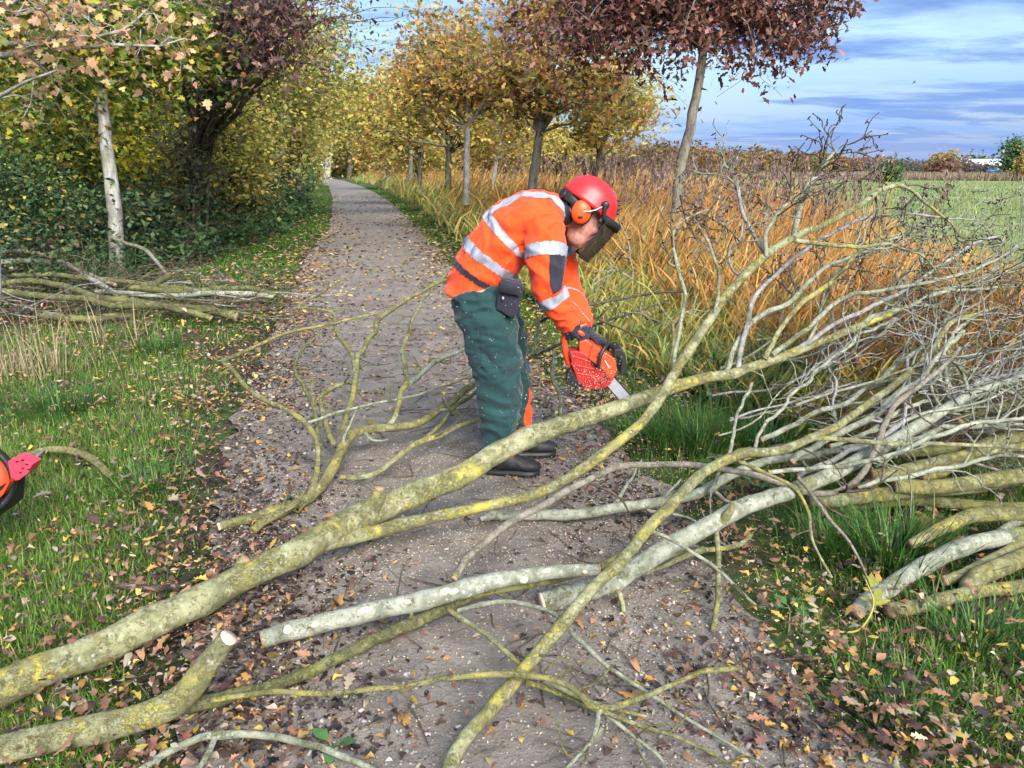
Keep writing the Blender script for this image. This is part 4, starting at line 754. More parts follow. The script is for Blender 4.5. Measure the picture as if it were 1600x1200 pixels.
for i in range(110):
    u, v = r_.uniform(-40, 400), r_.uniform(435, 505); a = PZ(u, v, .03); a[2] = r_.uniform(.03, .27); d = nrm([r_.choice([-1, 1]), r_.normal()*.35, r_.normal()*.12]); L = r_.uniform(.4, 1.3); q = a; P = [q.copy()]
    for s in range(6):
        d = nrm(d+r_.normal(size=3)*.15); q = q+d*L/6; q[2] = min(max(q[2], .03), .42); P.append(q.copy())
    P, Rr = spline(P, np.linspace(r_.uniform(.006, .015), .004, 7), n=2)
    tone = ['brown', 'mossy', 'lilac grey', 'dark'][i % 4]; rg = 'left end' if P[0][0] < -5.2 else 'right end' if P[0][0] > -3.9 else 'middle'; hh = 'on top' if P[0][2] > .2 else 'underneath'
    lab = f'thin {tone} rod {hh} at the {rg} of the left brush pile'; root = empty('brush_rod', tuple(P[0]), lab, 'branch', lab[5:])
    stem(root, P, Rr, [M_TWIG, M_MOSS, M_ASHL, M_TWIG][i % 4], 'stem', 6, .05)
    twig_part(root, side_twigs(P, Rr, 3, .25, r_, .3, .6), M_TWIG, 'twig', 4, 1, r_, .15)

# dead leaves caught in the left pile
n = 800; c = np.array([PZ(u, v, 0.0) for u, v in zip(rng.uniform(-40, 400, n), rng.uniform(430, 515, n))]); c[:, 2] = rng.uniform(.02, .2, n)
fx, fy_, fz = rand_frames(n, .8); tag(link('pile_leaves', instanced('pile_leaves', *OAK, c, fx, fy_, fz, rng.uniform(.04, .085, n), palette(n, LCOL, [3, 3, 4, 3, .5, .6, 1, 1])), M_LEAFD, None, False), 'brown dead leaves caught among the sticks of the left brush pile', 'leaf litter', kind='stuff')
# ---------------------------------------------------------------- trees, shrubs, undergrowth
def in_blob(n, c, rad, r_):
    v = r_.normal(size=(n, 3)); v /= np.linalg.norm(v, axis=1, keepdims=True); v *= (r_.random((n, 1))**0.42)
    return c+v*np.array(rad)
def tree(name, label, trunk, blobs, nl, size, cols, tmpl=LEAF4, mat=None, tm=M_TRUNKG, cat='tree', group=None, tips=26, seed=1, droop=0.0, stems=None, spread=0.16, twn=5, bare=0, lrough=None, up=0.6, attach=False, amin=.3):
    """trunk: (u, v, w, Y) photo pixels; blobs: (u, v, ru, rv, Y, weight): the crown's masses"""
    r_ = np.random.default_rng(seed); P, Rr = trace(trunk, 'Y', 0.25)
    root = empty(name, (P[0][0], P[0][1], 0), label, cat, group)
    mb = MB(); tube(mb, wobble(P, .02, seed), Rr, 12, .06, seed=seed); mb.build('trunk', tm, root)
    AP = []
    for k, st in enumerate(stems or []):
        p2, r2 = trace(st, 'Y', 0.2); AP += [(a, b) for a, b in zip(p2, r2)]; mb = MB(); tube(mb, p2, r2, 8, .06, seed=k); mb.build('stem', tm, root)
    B = []
    for (u, v, ru, rv, Y, w) in blobs:
        c = PY(u, v, Y); s = Y/FPX; B.append((c, (ru*s, max(ru, rv)*s*0.8, rv*s), w))
    W = np.array([b[2] for b in B], float); W /= W.sum()
    lm = MB(); spots = []
    for i in range(tips):
        b = B[r_.choice(len(B), p=W)]; t = in_blob(1, b[0], b[1], r_)[0]
        cand = [j for j in range(len(P)) if P[j][2] < t[2]-0.25*np.linalg.norm((t-P[j])[:2]) and j > len(P)*amin] or [len(P)-1]
        j = max(cand) if r_.random() < .5 else cand[r_.integers(len(cand))]
        a = P[j]; ra = Rr[j]
        if attach: dd = [np.linalg.norm(t-q[0]) for q in AP]; jj = int(np.argsort(dd)[r_.integers(0, 3)]); a, ra = AP[jj]
        L = np.linalg.norm(t-a); mid = a+(t-a)*.5+np.array([0, 0, .10*L])+r_.normal(size=3)*.06*L
        q, rr = spline([a, mid, t], [min(ra*.6, .015*L+.01), .009*L+.004, .004], n=6); q = wobble(q, .05*L**.5, i)
        tube(lm, q, rr, 6, caps=False)
        S = side_twigs(q, rr, twn, L*.35+.15, r_, .25, .7, .35, 1, .7, .22, 6); spots.append(q[len(q)//2:])
        for (p2, r2) in S: tube(lm, p2, np.maximum(r2, .003), 4, caps=False); spots.append(p2[1:])
        if bare and i < bare:
            for (p2, r2) in side_twigs(q, rr, 9, L*.5, r_, .9, .6, .4, 1, .8, .1, 6): tube(lm, p2, np.maximum(r2, .004), 4, caps=False)
    lm.build('limbs', tm, root)
    S = np.concatenate(spots); k = r_.integers(0, len(S), nl)
    pos = S[k]+r_.normal(size=(nl, 3))*spread
    # a share of the leaves fills the masses themselves, in clumps
    nb = nl//3; ci = r_.choice(len(B), 60, p=W); cc = np.array([in_blob(1, B[i][0], B[i][1], r_)[0] for i in ci]); pos[:nb] = cc[r_.integers(0, 60, nb)]+r_.normal(size=(nb, 3))*spread*1.5
    fx, fy_, fz = rand_frames(nl, up, r_); fx[:, 2] -= droop; fx /= np.linalg.norm(fx, axis=1, keepdims=True); fy_ = np.cross(fz, fx); fy_ /= np.linalg.norm(fy_, axis=1, keepdims=True); fz = np.cross(fx, fy_)
    # colour drifts from clump to clump
    c = palette(nl, *cols, 0.2, r_); g = fbm2(pos[:, 0]*2, pos[:, 2]*2+pos[:, 1], 0.9, seed); c *= (1+0.22*g)[:, None]
    s = np.clip(r_.lognormal(-.05, .33, nl), .45, 1.7)*size
    o = link('crown', instanced('crown', *tmpl, pos, fx, fy_, fz, s, np.clip(c, .004, 1)), mat or M_LEAF, root, False); o['kind'] = 'stuff'
    return root
GRN = [(0.154, 0.234, 0.046), (0.252, 0.324, 0.064), (0.468, 0.450, 0.082), (0.756, 0.594, 0.090), (0.090, 0.154, 0.046), (0.540, 0.306, 0.090)]
MIXL = (GRN, [4, 4, 3, 1.5, 2, .8])
YELL = ([(0.736, 0.718, 0.070), (0.736, 0.650, 0.094), (0.497, 0.513, 0.094), (0.265, 0.342, 0.070)], [5, 4, 2, 2])
OLIV = ([(0.410, 0.429, 0.125), (0.599, 0.560, 0.147), (0.240, 0.298, 0.081), (0.849, 0.673, 0.183), (0.696, 0.422, 0.165)], [4, 4, 3, 2, 1])
OAKM = ([(0.664, 0.430, 0.139), (0.822, 0.561, 0.161), (0.463, 0.415, 0.127), (0.582, 0.296, 0.132), (0.269, 0.298, 0.102), (0.388, 0.187, 0.102)], [4, 4, 3, 2, 2.5, 1.4])
OAKY = ([(0.807, 0.629, 0.166), (0.584, 0.510, 0.146), (0.358, 0.374, 0.112), (0.719, 0.418, 0.148)], [4, 4, 3, 1.6])
REDO = ([(0.204, 0.085, 0.070), (0.143, 0.062, 0.055), (0.273, 0.128, 0.098), (0.337, 0.180, 0.138), (0.087, 0.043, 0.041)], [4, 4, 3, 1.5, 2])
PURP = ([(0.154, 0.082, 0.082), (0.216, 0.118, 0.100), (0.108, 0.064, 0.064), (0.306, 0.180, 0.126)], [4, 3, 3, 1])
SALM = ([(0.800, 0.486, 0.270), (0.800, 0.432, 0.270), (0.800, 0.594, 0.288), (0.648, 0.504, 0.144), (0.270, 0.342, 0.090)], [4, 3, 2, 1, 1.5])
DARK = ([(0.080, 0.168, 0.074), (0.112, 0.225, 0.094), (0.057, 0.112, 0.062), (0.180, 0.270, 0.083), (0.675, 0.585, 0.124)], [5, 4, 3, 2.5, 1.3])
OAKS = ([(0, 0, 0), (.3, .2, .05), (.42, .1, .03), (.62, .27, .06), (.75, .12, 0), (1, 0, -.08), (.75, -.12, 0), (.62, -.27, .06), (.42, -.1, .03), (.3, -.2, .05)], [(0, 1, 2, 8, 9), (2, 3, 4, 6, 7, 8), (4, 5, 6)])
# right-hand row along the ditch
tree('red_oak', 'red oak with russet brown crown and slender curved trunk, standing in the reeds', [(1046, 420, 25, 11.5), (1056, 330, 24, 11.5), (1064, 262, 23, 11.5), (1078, 200, 22, 11.5), (1092, 130, 20, 11.5), (1100, 70, 19, 11.5), (1096, -20, 18, 11.5), (1095, -160, 12, 11.5)],
     [(1130, 20, 195, 72, 11.5, 4), (960, 25, 140, 75, 11.5, 2.6), (1060, 65, 120, 38, 11.3, 1.4), (1255, 35, 90, 50, 11.5, 1.6), (1080, -150, 220, 110, 11.5, 3), (880, 50, 70, 70, 11.6, 1)], 15500, .10, REDO, OAKS, M_LEAFD, M_TRUNKG, tips=72, seed=3, amin=.62, droop=.5, spread=.11, group='trees along the right of the path')
tree('oak_tree', 'leaning oak with yellow brown crown directly behind the worker', [(826, 330, 22, 15.5), (832, 290, 21, 15.5), (840, 230, 19, 15.5), (848, 170, 17, 15.5), (852, 80, 14, 15.5), (850, -30, 9, 15.5)],
     [(840, 90, 130, 75, 15.5, 3), (930, 150, 95, 55, 15.3, 2), (800, 150, 70, 45, 15.5, 1.4), (850, 0, 120, 80, 15.6, 2)], 8200, .13, OAKM, OAKS, M_LEAF, M_TRUNKG, tips=60, seed=5, spread=.15, group='trees along the right of the path')
tree('oak_tree', 'oak with pale straight trunk and orange brown leaves left of the worker', [(728, 320, 16, 19.5), (729, 280, 14, 19.5), (730, 200, 13, 19.5), (732, 130, 12, 19.5), (740, 60, 9, 19.5), (748, -40, 6, 19.5)],
     [(715, 110, 110, 80, 19.5, 4), (650, 130, 65, 60, 19.5, 1.6), (780, 110, 70, 60, 19.5, 1.8), (720, 40, 90, 45, 19.5, .5)], 7200, .15, OAKM, OAKS, M_LEAF, M_TRUNKP, tips=62, seed=8, spread=.17, bare=14, group='trees along the right of the path')
tree('oak_tree', 'slim oak with thinning green yellow crown right of the worker\'s head, trunk leaning', [(915, 330, 14, 17.5), (930, 270, 13, 17.5), (942, 225, 11, 17.5), (950, 180, 9, 17.5), (955, 120, 6, 17.5)],
     [(960, 150, 75, 55, 17.5, 3), (1000, 165, 40, 40, 17.5, 1), (925, 180, 50, 40, 17.5, 1)], 4500, .13, OAKY, OAKS, M_LEAF, M_TRUNKD, tips=24, seed=9, spread=.18, group='trees along the right of the path')
tree('oak_tree', 'dark trunked oak farther back with green and gold crown', [(700, 300, 14, 27), (701, 240, 13, 27), (702, 190, 12, 27), (700, 120, 9, 27)], [(700, 150, 90, 60, 27, 3), (620, 170, 70, 50, 27, 2), (780, 190, 70, 45, 27, 2)], 7500, .15, OAKY, LEAF4, M_LEAF, M_TRUNKD, tips=48, seed=11, spread=.23, group='trees along the right of the path')
tree('young_tree', 'thin young tree with yellow leaves between the two nearest oaks', [(770, 300, 9, 25), (775, 250, 8, 25), (779, 200, 7, 25), (782, 160, 5, 25)], [(785, 190, 60, 45, 25, 3), (830, 210, 45, 35, 25, 1)], 3600, .12, OAKY, LEAF4, M_LEAF, M_TRUNKP, tips=22, seed=12, spread=.28, group='trees along the right of the path')
tree('field_maple', 'green and amber tree with low spreading crown left of the oaks', [(655, 290, 9, 34), (658, 250, 9, 34), (662, 215, 8, 34), (660, 160, 6, 34)], [(640, 185, 70, 45, 34, 3), (600, 160, 60, 60, 34, 3), (570, 190, 45, 40, 34, 2)], 6500, .19, OAKY, LEAF4, M_LEAF, M_TRUNKD, tips=44, seed=13, spread=.28, group='trees along the right of the path')
tree('birch_tree', 'twin stemmed pale birch beside the white signs at the far bend', [(507, 278, 9, 125), (510, 265, 8, 125), (510, 235, 7, 125), (512, 205, 6, 125), (515, 150, 4, 125)], [(520, 175, 45, 45, 125, 3), (550, 195, 40, 35, 125, 2), (490, 165, 40, 45, 125, 2)], 6000, .55, OAKY, LEAF4, M_LEAF, M_TRUNKP, tips=30, seed=14, spread=1.2, stems=[[(513, 278, 7, 125), (516, 250, 6, 125), (520, 215, 5, 125)]], group='trees along the right of the path')
for i, (u, v, ru, rv, Y, lab, pal) in enumerate([(640, 150, 55, 55, 40, 'tall amber tree behind the oak row, upper middle', OAKM), (545, 185, 55, 50, 145, 'farthest gold tree closing the path avenue', OAKY), (455, 175, 60, 60, 52, 'gold green tree closing the avenue on the left', OAKY), (880, 232, 60, 30, 40, 'rounded golden tree behind the leaning oak', OAKY), (605, 225, 40, 26, 60, 'low reddish shrub by the far bend', OAKM), (650, 232, 50, 20, 48, 'low amber shrub left of the oaks', OAKY), (780, 232, 70, 22, 45, 'low tawny shrub beyond the reeds', OAKM), (445, 215, 50, 50, 40, 'olive shrub left of the far bend', OLIV), (525, 248, 45, 24, 160, 'low gold shrub closing the path behind the notices', OAKY), (465, 255, 30, 22, 70, 'green brown shrub left of the notices', OLIV), (590, 250, 50, 20, 150, 'low green shrub right of the birch', OAKY), (665, 250, 60, 18, 90, 'distant brown hedge shrub behind the dark oak', OAKM), (740, 250, 60, 18, 90, 'distant tan hedge shrub behind the pale oak', OAKM), (840, 255, 70, 16, 66, 'distant amber hedge shrub behind the leaning oak', OAKM)]):
    tree('background_tree', lab, [(u, 285, 9, Y), (u+2, 250, 8, Y), (u, v, 5, Y)], [(u, v, ru, rv, Y, 1)], 7000, Y*.0042, pal, LEAF4, M_LEAF, M_TRUNKG, tips=24, seed=40+i, spread=Y*.009, group='background trees along the path')
# left-hand wood edge
tree('pale_trunk_tree', 'tree with thick pale grey trunk in the left wood edge', [(185, 450, 34, 11.5), (180, 340, 31, 11.5), (170, 260, 28, 11.5), (163, 190, 26, 11.5), (155, 80, 22, 11.5), (150, -60, 18, 11.5)],
     [(90, 60, 130, 70, 11.5, 3), (230, 80, 110, 70, 11.8, 3), (160, -60, 200, 70, 11.5, .8), (60, 170, 90, 60, 11.2, 1.5)], 11000, .08, MIXL, MAPLE, M_LEAF, M_TRUNKP, tips=50, seed=21, amin=.62, spread=.2, group='trees of the left wood edge')
tree('maple_tree', 'grey trunk at the left edge whose boughs of salmon leaves hang across the upper left', [(-10, 520, 24, 7.0), (-6, 420, 22, 7.0), (-12, 340, 22, 7.0), (-50, 180, 20, 6.9), (-90, 100, 18, 6.6)],
     [(90, 60, 110, 40, 6.2, 2), (200, 50, 110, 45, 6.0, 2), (60, 10, 100, 40, 6.0, 1.5), (280, 60, 50, 40, 6.0, .8), (40, 140, 60, 50, 6.4, .6)], 520, .06, SALM, MAPLE, M_LEAF, M_TRUNKP, tips=22, seed=22, spread=.13, droop=.5, twn=4, attach=True, stems=[[(-90, 120, 15, 6.6), (0, 86, 12, 6.3), (40, 84, 11, 6.2), (75, 64, 9, 6.1), (100, 30, 8, 6.0), (118, -10, 6, 6.0)], [(-60, 90, 12, 6.4), (0, 68, 9, 6.2), (60, 70, 8, 6.1), (120, 62, 7, 6.0), (190, 48, 6, 6.0), (230, 15, 4, 6.0)], [(40, 84, 8, 6.2), (110, 76, 7, 6.1), (180, 70, 6, 6.0), (250, 72, 4, 6.0), (290, 60, 3, 6.0)], [(-60, 175, 10, 6.3), (0, 150, 8, 6.2), (40, 128, 6, 6.1), (90, 110, 4, 6.0)], [(-30, 30, 9, 6.2), (20, 5, 7, 6.1), (50, -20, 6, 6.0)]], group='trees of the left wood edge')
tree('dark_trunk_tree', 'slim dark trunked tree with purple brown leaves hanging over the upper left', [(310, 420, 20, 15.5), (306, 350, 19, 15.5), (302, 250, 17, 15.5), (298, 150, 16, 15.5), (300, 40, 14, 15.5), (320, -80, 10, 15.5)],
     [(420, 30, 80, 55, 12.5, 3), (360, -20, 130, 40, 13, 1.2), (480, 5, 80, 30, 13, 1.2), (440, 70, 40, 25, 12.5, 1)], 3600, .10, PURP, OAKS, M_LEAFD, M_TRUNKD, tips=40, seed=23, spread=.15, droop=.7, group='trees of the left wood edge')
tree('slender_tree', 'slender grey tree right of the dark trunk in the left wood', [(402, 340, 13, 21), (400, 280, 12, 21), (398, 200, 11, 21), (396, 110, 9, 21), (400, 0, 6, 21)], [(400, 130, 90, 90, 21, 3), (440, 80, 80, 70, 21, 2), (360, 60, 90, 80, 20, 2)], 11000, .12, OLIV, LEAF4, M_LEAF, M_TRUNKG, tips=40, seed=24, spread=.3, group='trees of the left wood edge')
tree('leaning_tree', 'thin leaning tree beside the slender grey one in the left wood', [(418, 320, 9, 25), (424, 250, 8, 25), (430, 200, 7, 25), (450, 110, 5, 25)], [(450, 120, 80, 70, 25, 3), (500, 150, 50, 50, 26, 1.5), (480, 60, 70, 40, 25, 1.5)], 10000, .14, OLIV, LEAF4, M_LEAF, M_TRUNKG, tips=36, seed=25, spread=.34, group='trees of the left wood edge')
for i, (u, v, ru, rv, Y, lab, pal, n, tp, sz) in enumerate([(235, 225, 85, 85, 17.0, 'bright yellow hazel between the two trunks of the left wood', YELL, 7000, OVAL, .085), (90, 200, 110, 90, 14, 'yellow and green hazel behind the pale trunk', (GRN, [2, 4, 4, 4, 2, .5]), 8000, OVAL, .09), (335, 200, 75, 90, 18, 'olive hazel around the dark trunk', OLIV, 8000, LEAF4, .10), (30, 310, 100, 65, 11, 'deep green bush at the far left of the wood edge', DARK, 6500, OVAL, .055),
        (370, 250, 60, 80, 19, 'olive shrub beside the slender tree', OLIV, 7000, LEAF4, .11), (300, 225, 45, 60, 15.2, 'grey green oak sapling around the dark trunk', ([(0.20, 0.22, 0.13), (0.27, 0.25, 0.14), (0.13, 0.16, 0.08), (0.30, 0.2, 0.13)], [3, 3, 3, 1]), 1800, OAK, .10), (230, 90, 150, 70, 17, 'tall green maple closing the upper left', MIXL, 9000, LEAF4, .12), (60, 90, 140, 80, 16, 'yellow green maple in the upper left corner', (GRN, [2, 4, 4, 3, 2, 1]), 8000, LEAF4, .12), (440, 190, 60, 60, 30, 'dull gold shrub at the far left of the bend', OLIV, 7000, LEAF4, .15)]):
    n = int(n*.95); sz *= 1.02
    tree('hazel_shrub', lab, [(u, 430-Y*3, 7, Y), (u+4, v+30, 6, Y), (u, v-rv*.5, 3, Y)], [(u, v, ru, rv, Y, 1)], n, sz, pal, tp, M_LEAF, M_TRUNKD, 'shrub', tips=30, seed=60+i, spread=.2 if Y < 15 else .28, group='shrubs of the left wood edge',
         stems=[[(u+d, 430-Y*3, 6, Y+.2), (u+d*1.3, v+20, 5, Y+.2), (u+d*2, v-rv*.4, 3, Y)] for d in (-18, -9, 11, 22)])
# undergrowth: dark bramble and nettle bank under the wood edge
def bank(n, y0, y1, off0, off1, hfun, size, cols, name, label, tmpl=LEAF4, clump=900, sd=.13, seed=1):
    r_ = np.random.default_rng(seed); y = y0*(y1/y0)**r_.random(clump); x = XL(y)-(off0(y)+(off1(y)-off0(y))*r_.random(clump)); z = r_.random(clump)**.7*hfun(x, y)
    c = np.stack([x, y, z], 1); k = r_.integers(0, clump, n); pos = c[k]+r_.normal(size=(n, 3))*sd*np.clip(c[k, 1:2]/10, .8, 2.2); pos[:, 2] = np.maximum(pos[:, 2], .01)
    fx, fy_, fz = rand_frames(n, .9, r_); col = palette(n, *cols, .22, r_)
    me = instanced(name, *tmpl, pos, fx, fy_, fz, r_.uniform(.6, 1.3, n)*size*np.clip(pos[:, 1]/10, .9, 2.5), col)
    tag(link(name, me, M_LEAF, None, False), label, 'undergrowth', kind='stuff')
    mb = MB()
    for i in range(170):
        q = c[r_.integers(clump)].copy(); q[2] = 0; d = nrm([r_.normal(), r_.normal()*.6, 1.6]); P = [q.copy()]; L = r_.uniform(.6, 1.3)
        for s in range(6): d = nrm(d+np.array([r_.normal()*.25, r_.normal()*.2, -.28])); q = q+d*L/6; P.append(q.copy())
        tube(mb, P, np.linspace(.007, .003, 7), 4, caps=False)
    tag(mb.build(name.replace('leaves', 'stems'), M_TWIG), label.replace('leaves', 'stems')+', thin arching canes', 'undergrowth', kind='stuff')
bank(32000, 8.9, 85, lambda y: np.interp(y, [9, 12, 20, 40, 85], [2.6, 2.0, 1.6, 1.6, 1.0]), lambda y: np.interp(y, [9, 14, 34, 85], [8, 6, 6, 10]), lambda x, y: np.interp(y, [9, 14, 25, 60], [1.3, 1.2, 1.1, 1.8])+.35*fbm2(x, y, .6, 3), .085, ([(0.09, 0.16, 0.08), (0.13, 0.21, 0.105), (0.065, 0.115, 0.06), (0.19, 0.24, 0.10), (0.44, 0.38, 0.12), (0.26, 0.17, 0.10)], [5, 4, 3, 2.5, .8, 1]), 'bramble_leaves', 'dark green bramble leaves banked under the left wood edge', LEAF4, 1500)
bank(7000, 9.5, 30, lambda y: np.interp(y, [9, 12, 20, 40], [2.4, 1.8, 1.1, .8]), lambda y: np.interp(y, [9, 14, 34], [3.6, 2.8, 2.0]), lambda x, y: .45+.2*fbm2(x, y, .6, 3), .08, ([(0.11, 0.20, 0.08), (0.16, 0.25, 0.11), (0.07, 0.14, 0.06)], [3, 2, 3]), 'nettle_leaves', 'grey green nettle leaves along the grass edge on the left', LEAF4, 500, .1, 4)
bank(14000, 12, 40, lambda y: y*0+4.0, lambda y: y*0+13, lambda x, y: 3.4+.8*fbm2(x, y, .5, 3), .13, ([(0.11, 0.17, 0.05), (0.17, 0.21, 0.06), (0.07, 0.11, 0.04), (0.36, 0.32, 0.07)], [4, 3, 2, 1.6]), 'thicket_leaves', 'deep green thicket leaves filling the wood behind the left trees', LEAF4, 900, .3, 6)
# dead leaves and sticks on the ground in front of the undergrowth
# ---------------------------------------------------------------- broad-leaved weeds and a yellow ash sprig
M_WEED = leafmat('weed_leaf', .3, .4)
def weed(u, v, n, s, lab, cols, r_):
    p = PZ(u, v); root = empty('dock_plant', tuple(p), lab, 'weed', 'broad leaved weeds on the right verge')
    for i in range(n):
        az = i*2.4+r_.normal()*.3; d = np.array([math.cos(az), math.sin(az), 0.5+r_.random()*.5]); d = nrm(d); b = p+np.array([0, 0, .01]); e = b+d*s*.5
        fx = nrm(np.array([d[0], d[1], .15+r_.normal()*.15])); fz = nrm(np.array([0, 0, 1.0])-fx*fx[2]); fy_ = np.cross(fz, fx)
        me = instanced('leaf', *OVAL, e[None], fx[None], fy_[None], fz[None], np.array([[s, s*1.15, s]]), palette(1, *cols, .15, r_)); lf = link('leaf', me, M_WEED, root)
        mb = MB(); tube(mb, [b, (b+e)/2+np.array([0, 0, .01]), e+fx*s*.05], [.003, .0025, .002], 5); mb.build('stalk', M_GRASSP, root)
M_GRASSP = plain('stalk_green', (0.12, 0.2, 0.06), .5)
r_ = np.random.default_rng(77)
WC = ([(0.09, 0.20, 0.06), (0.12, 0.25, 0.09)], [1, 1])
for (u, v, n, s, lab) in [(1128, 735, 6, .10, 'blue green weed behind the crossing branch'), (1180, 765, 6, .10, 'broad leaved weed framed by the branch fork'), (1205, 705, 6, .11, 'broad leaved weed under the hanging sedge'), (1115, 775, 5, .08, 'small weed touching the split stem'), (1235, 960, 5, .06, 'small weed at the path edge near the hanging twig'), (520, 1175, 3, .06, 'single green leaf sprig on the path at the bottom')]:
    weed(u, v, n, s, lab, WC, r_)
sp = PZ(1385, 975); sprig = empty('ash_sprig', tuple(sp), 'yellow ash sprig with pointed leaflets in front of the right logs', 'sprig')
b = PZ(1290, 985, .03); e = PZ(1365, 945, .12); Pq, Rq = spline([b, PZ(1340, 985, .04), e, PZ(1352, 905, .2)], [.004, .004, .0035, .002], n=5); mb = MB(); tube(mb, Pq, Rq, 6); mb.build('stalk', plain('stalk_yellow', (0.32, 0.28, 0.06), .6), sprig)
for (bu, bv, tu, tv, h) in [(1362, 918, 1345, 892, .16), (1362, 918, 1362, 888, .18), (1362, 918, 1378, 898, .17), (1364, 942, 1338, 930, .12), (1366, 942, 1380, 912, .14), (1366, 945, 1398, 935, .12), (1366, 948, 1362, 955, .10), (1260, 925, 1250, 905, .08), (1262, 925, 1275, 915, .08), (1262, 928, 1265, 945, .05)]:
    a, t = PZ(bu, bv, h-.02), PZ(tu, tv, h); fx = nrm(t-a); fz = nrm(np.array([0, -.5, 1])-fx*np.dot(fx, [0, -.5, 1])); L = np.linalg.norm(t-a)*.72
    link('leaflet', instanced('leaflet', *OVAL, a[None], fx[None], np.cross(fz, fx)[None], fz[None], np.array([[L*1.15, L*.6, L*.6]]), np.array([[.33, .34, .07]])), M_WEED, sprig)
# ---------------------------------------------------------------- far background
def wood(name, label, u0, u1, Y0, Y1, htop, n, cols, size, seed, zlo=.0):
    r_ = np.random.default_rng(seed); k = 420; uu = r_.uniform(u0, u1, k); Y = r_.uniform(Y0, Y1, k); x = (uu-800)/FPX*Y*1.0/CP
    h = np.array([htop(u) for u in uu])*r_.uniform(.75, 1.08, k); i = r_.integers(0, k, n); v = r_.normal(size=(n, 3)); v /= np.linalg.norm(v, axis=1, keepdims=True); v *= r_.random((n, 1))**.4
    hh = h[i]; pos = np.stack([x[i]+v[:, 0]*hh*.38, Y[i]+v[:, 1]*hh*.38, zlo+hh*.55+v[:, 2]*hh*.45], 1)
    ct = palette(k, *cols, .18, r_)[i]*(1+.15*r_.normal(size=(n, 1))); fx, fy_, fz = rand_frames(n, .5, r_)
    o = link(name, instanced(name, *LEAF4, pos, fx, fy_, fz, r_.uniform(.6, 1.3, n)*size, np.clip(ct, .004, 1)), M_LEAF, None, False)
    return tag(o, label, 'woodland', kind='stuff')
wood('far_wood', 'long belt of amber and russet woodland at the far side of the meadow', 840, 1300, 130, 190, lambda u: np.interp(u, [840, 950, 1020, 1100, 1200, 1300], [7.2, 7.2, 6.6, 5.6, 5.0, 3.6]), 30000, ([(0.30, 0.20, 0.09), (0.36, 0.20, 0.085), (0.26, 0.21, 0.11), (0.38, 0.27, 0.09), (0.28, 0.12, 0.07), (0.22, 0.17, 0.11)], [3, 3, 3, 2, 1.5, 2]), .75, 5)
wood('avenue_wood', 'gold and brown wood closing the view behind the far bend', 380, 900, 165, 190, lambda u: np.interp(u, [380, 480, 560, 700, 900], [14, 12, 11, 9, 7]), 16000, ([(0.36, 0.29, 0.09), (0.26, 0.24, 0.08), (0.34, 0.20, 0.08), (0.18, 0.19, 0.07)], [3, 3, 2, 2]), 1.1, 8)
wood('far_hedge', 'low grey brown hedge line on the horizon', 1300, 1620, 230, 290, lambda u: np.interp(u, [1300, 1370, 1400, 1450, 1480, 1620], [5, 4.5, 4, 5, 3, 2]), 9000, ([(0.20, 0.16, 0.13), (0.26, 0.20, 0.14), (0.16, 0.16, 0.14)], [1, 1, 1]), 1.0, 6)
for i, (u, v, ru, rv, Y, lab, pal, n) in enumerate([(1592, 252, 34, 30, 120, 'dark green tree at the right edge beyond the meadow', DARK, 4000), (1390, 268, 13, 16, 95, 'small dark green bush standing in the meadow', DARK, 1500), (1472, 268, 22, 13, 170, 'russet bush on the far meadow edge', ([(0.30, 0.15, 0.10), (0.24, 0.13, 0.09)], [1, 1]), 1500), (1475, 258, 22, 14, 240, 'amber rounded tree behind the russet bush', OAKM, 1500), (1520, 262, 20, 9, 300, 'dark green pines behind the white barn', DARK, 1500), (1606, 262, 14, 22, 100, 'orange leaved tree at the extreme right edge', OAKM, 1200)]):
    tree('distant_tree', lab, [(u, 290, 4, Y), (u, v+rv*.4, 3, Y), (u, v, 2, Y)], [(u, v, ru, rv, Y, 1)], n, Y*.0042, pal, LEAF4, M_LEAF, M_TRUNKD, tips=14, seed=90+i, spread=Y*.004, group='trees beyond the meadow')
n = 12000; u = rng.uniform(1150, 1640, n); Y = rng.uniform(118, 128, n)-np.interp(u, [1150, 1640], [0, 25]); x = (u-800)/FPX*Y/CP
blades('far_reeds', np.stack([x, Y, 0*x], 1), rng.uniform(.5, 1.3, n), np.full(n, .14), rng.uniform(0, 6.28, n), rng.uniform(0, .4, n), rng.uniform(0, .6, n), palette(n, [(0.40, 0.32, 0.22), (0.34, 0.26, 0.18)], [1, 1]), 2, M_REED, 'pale band of dry reeds along the far edge of the meadow', 'reeds', twist=rng.uniform(0, 3.1, n))
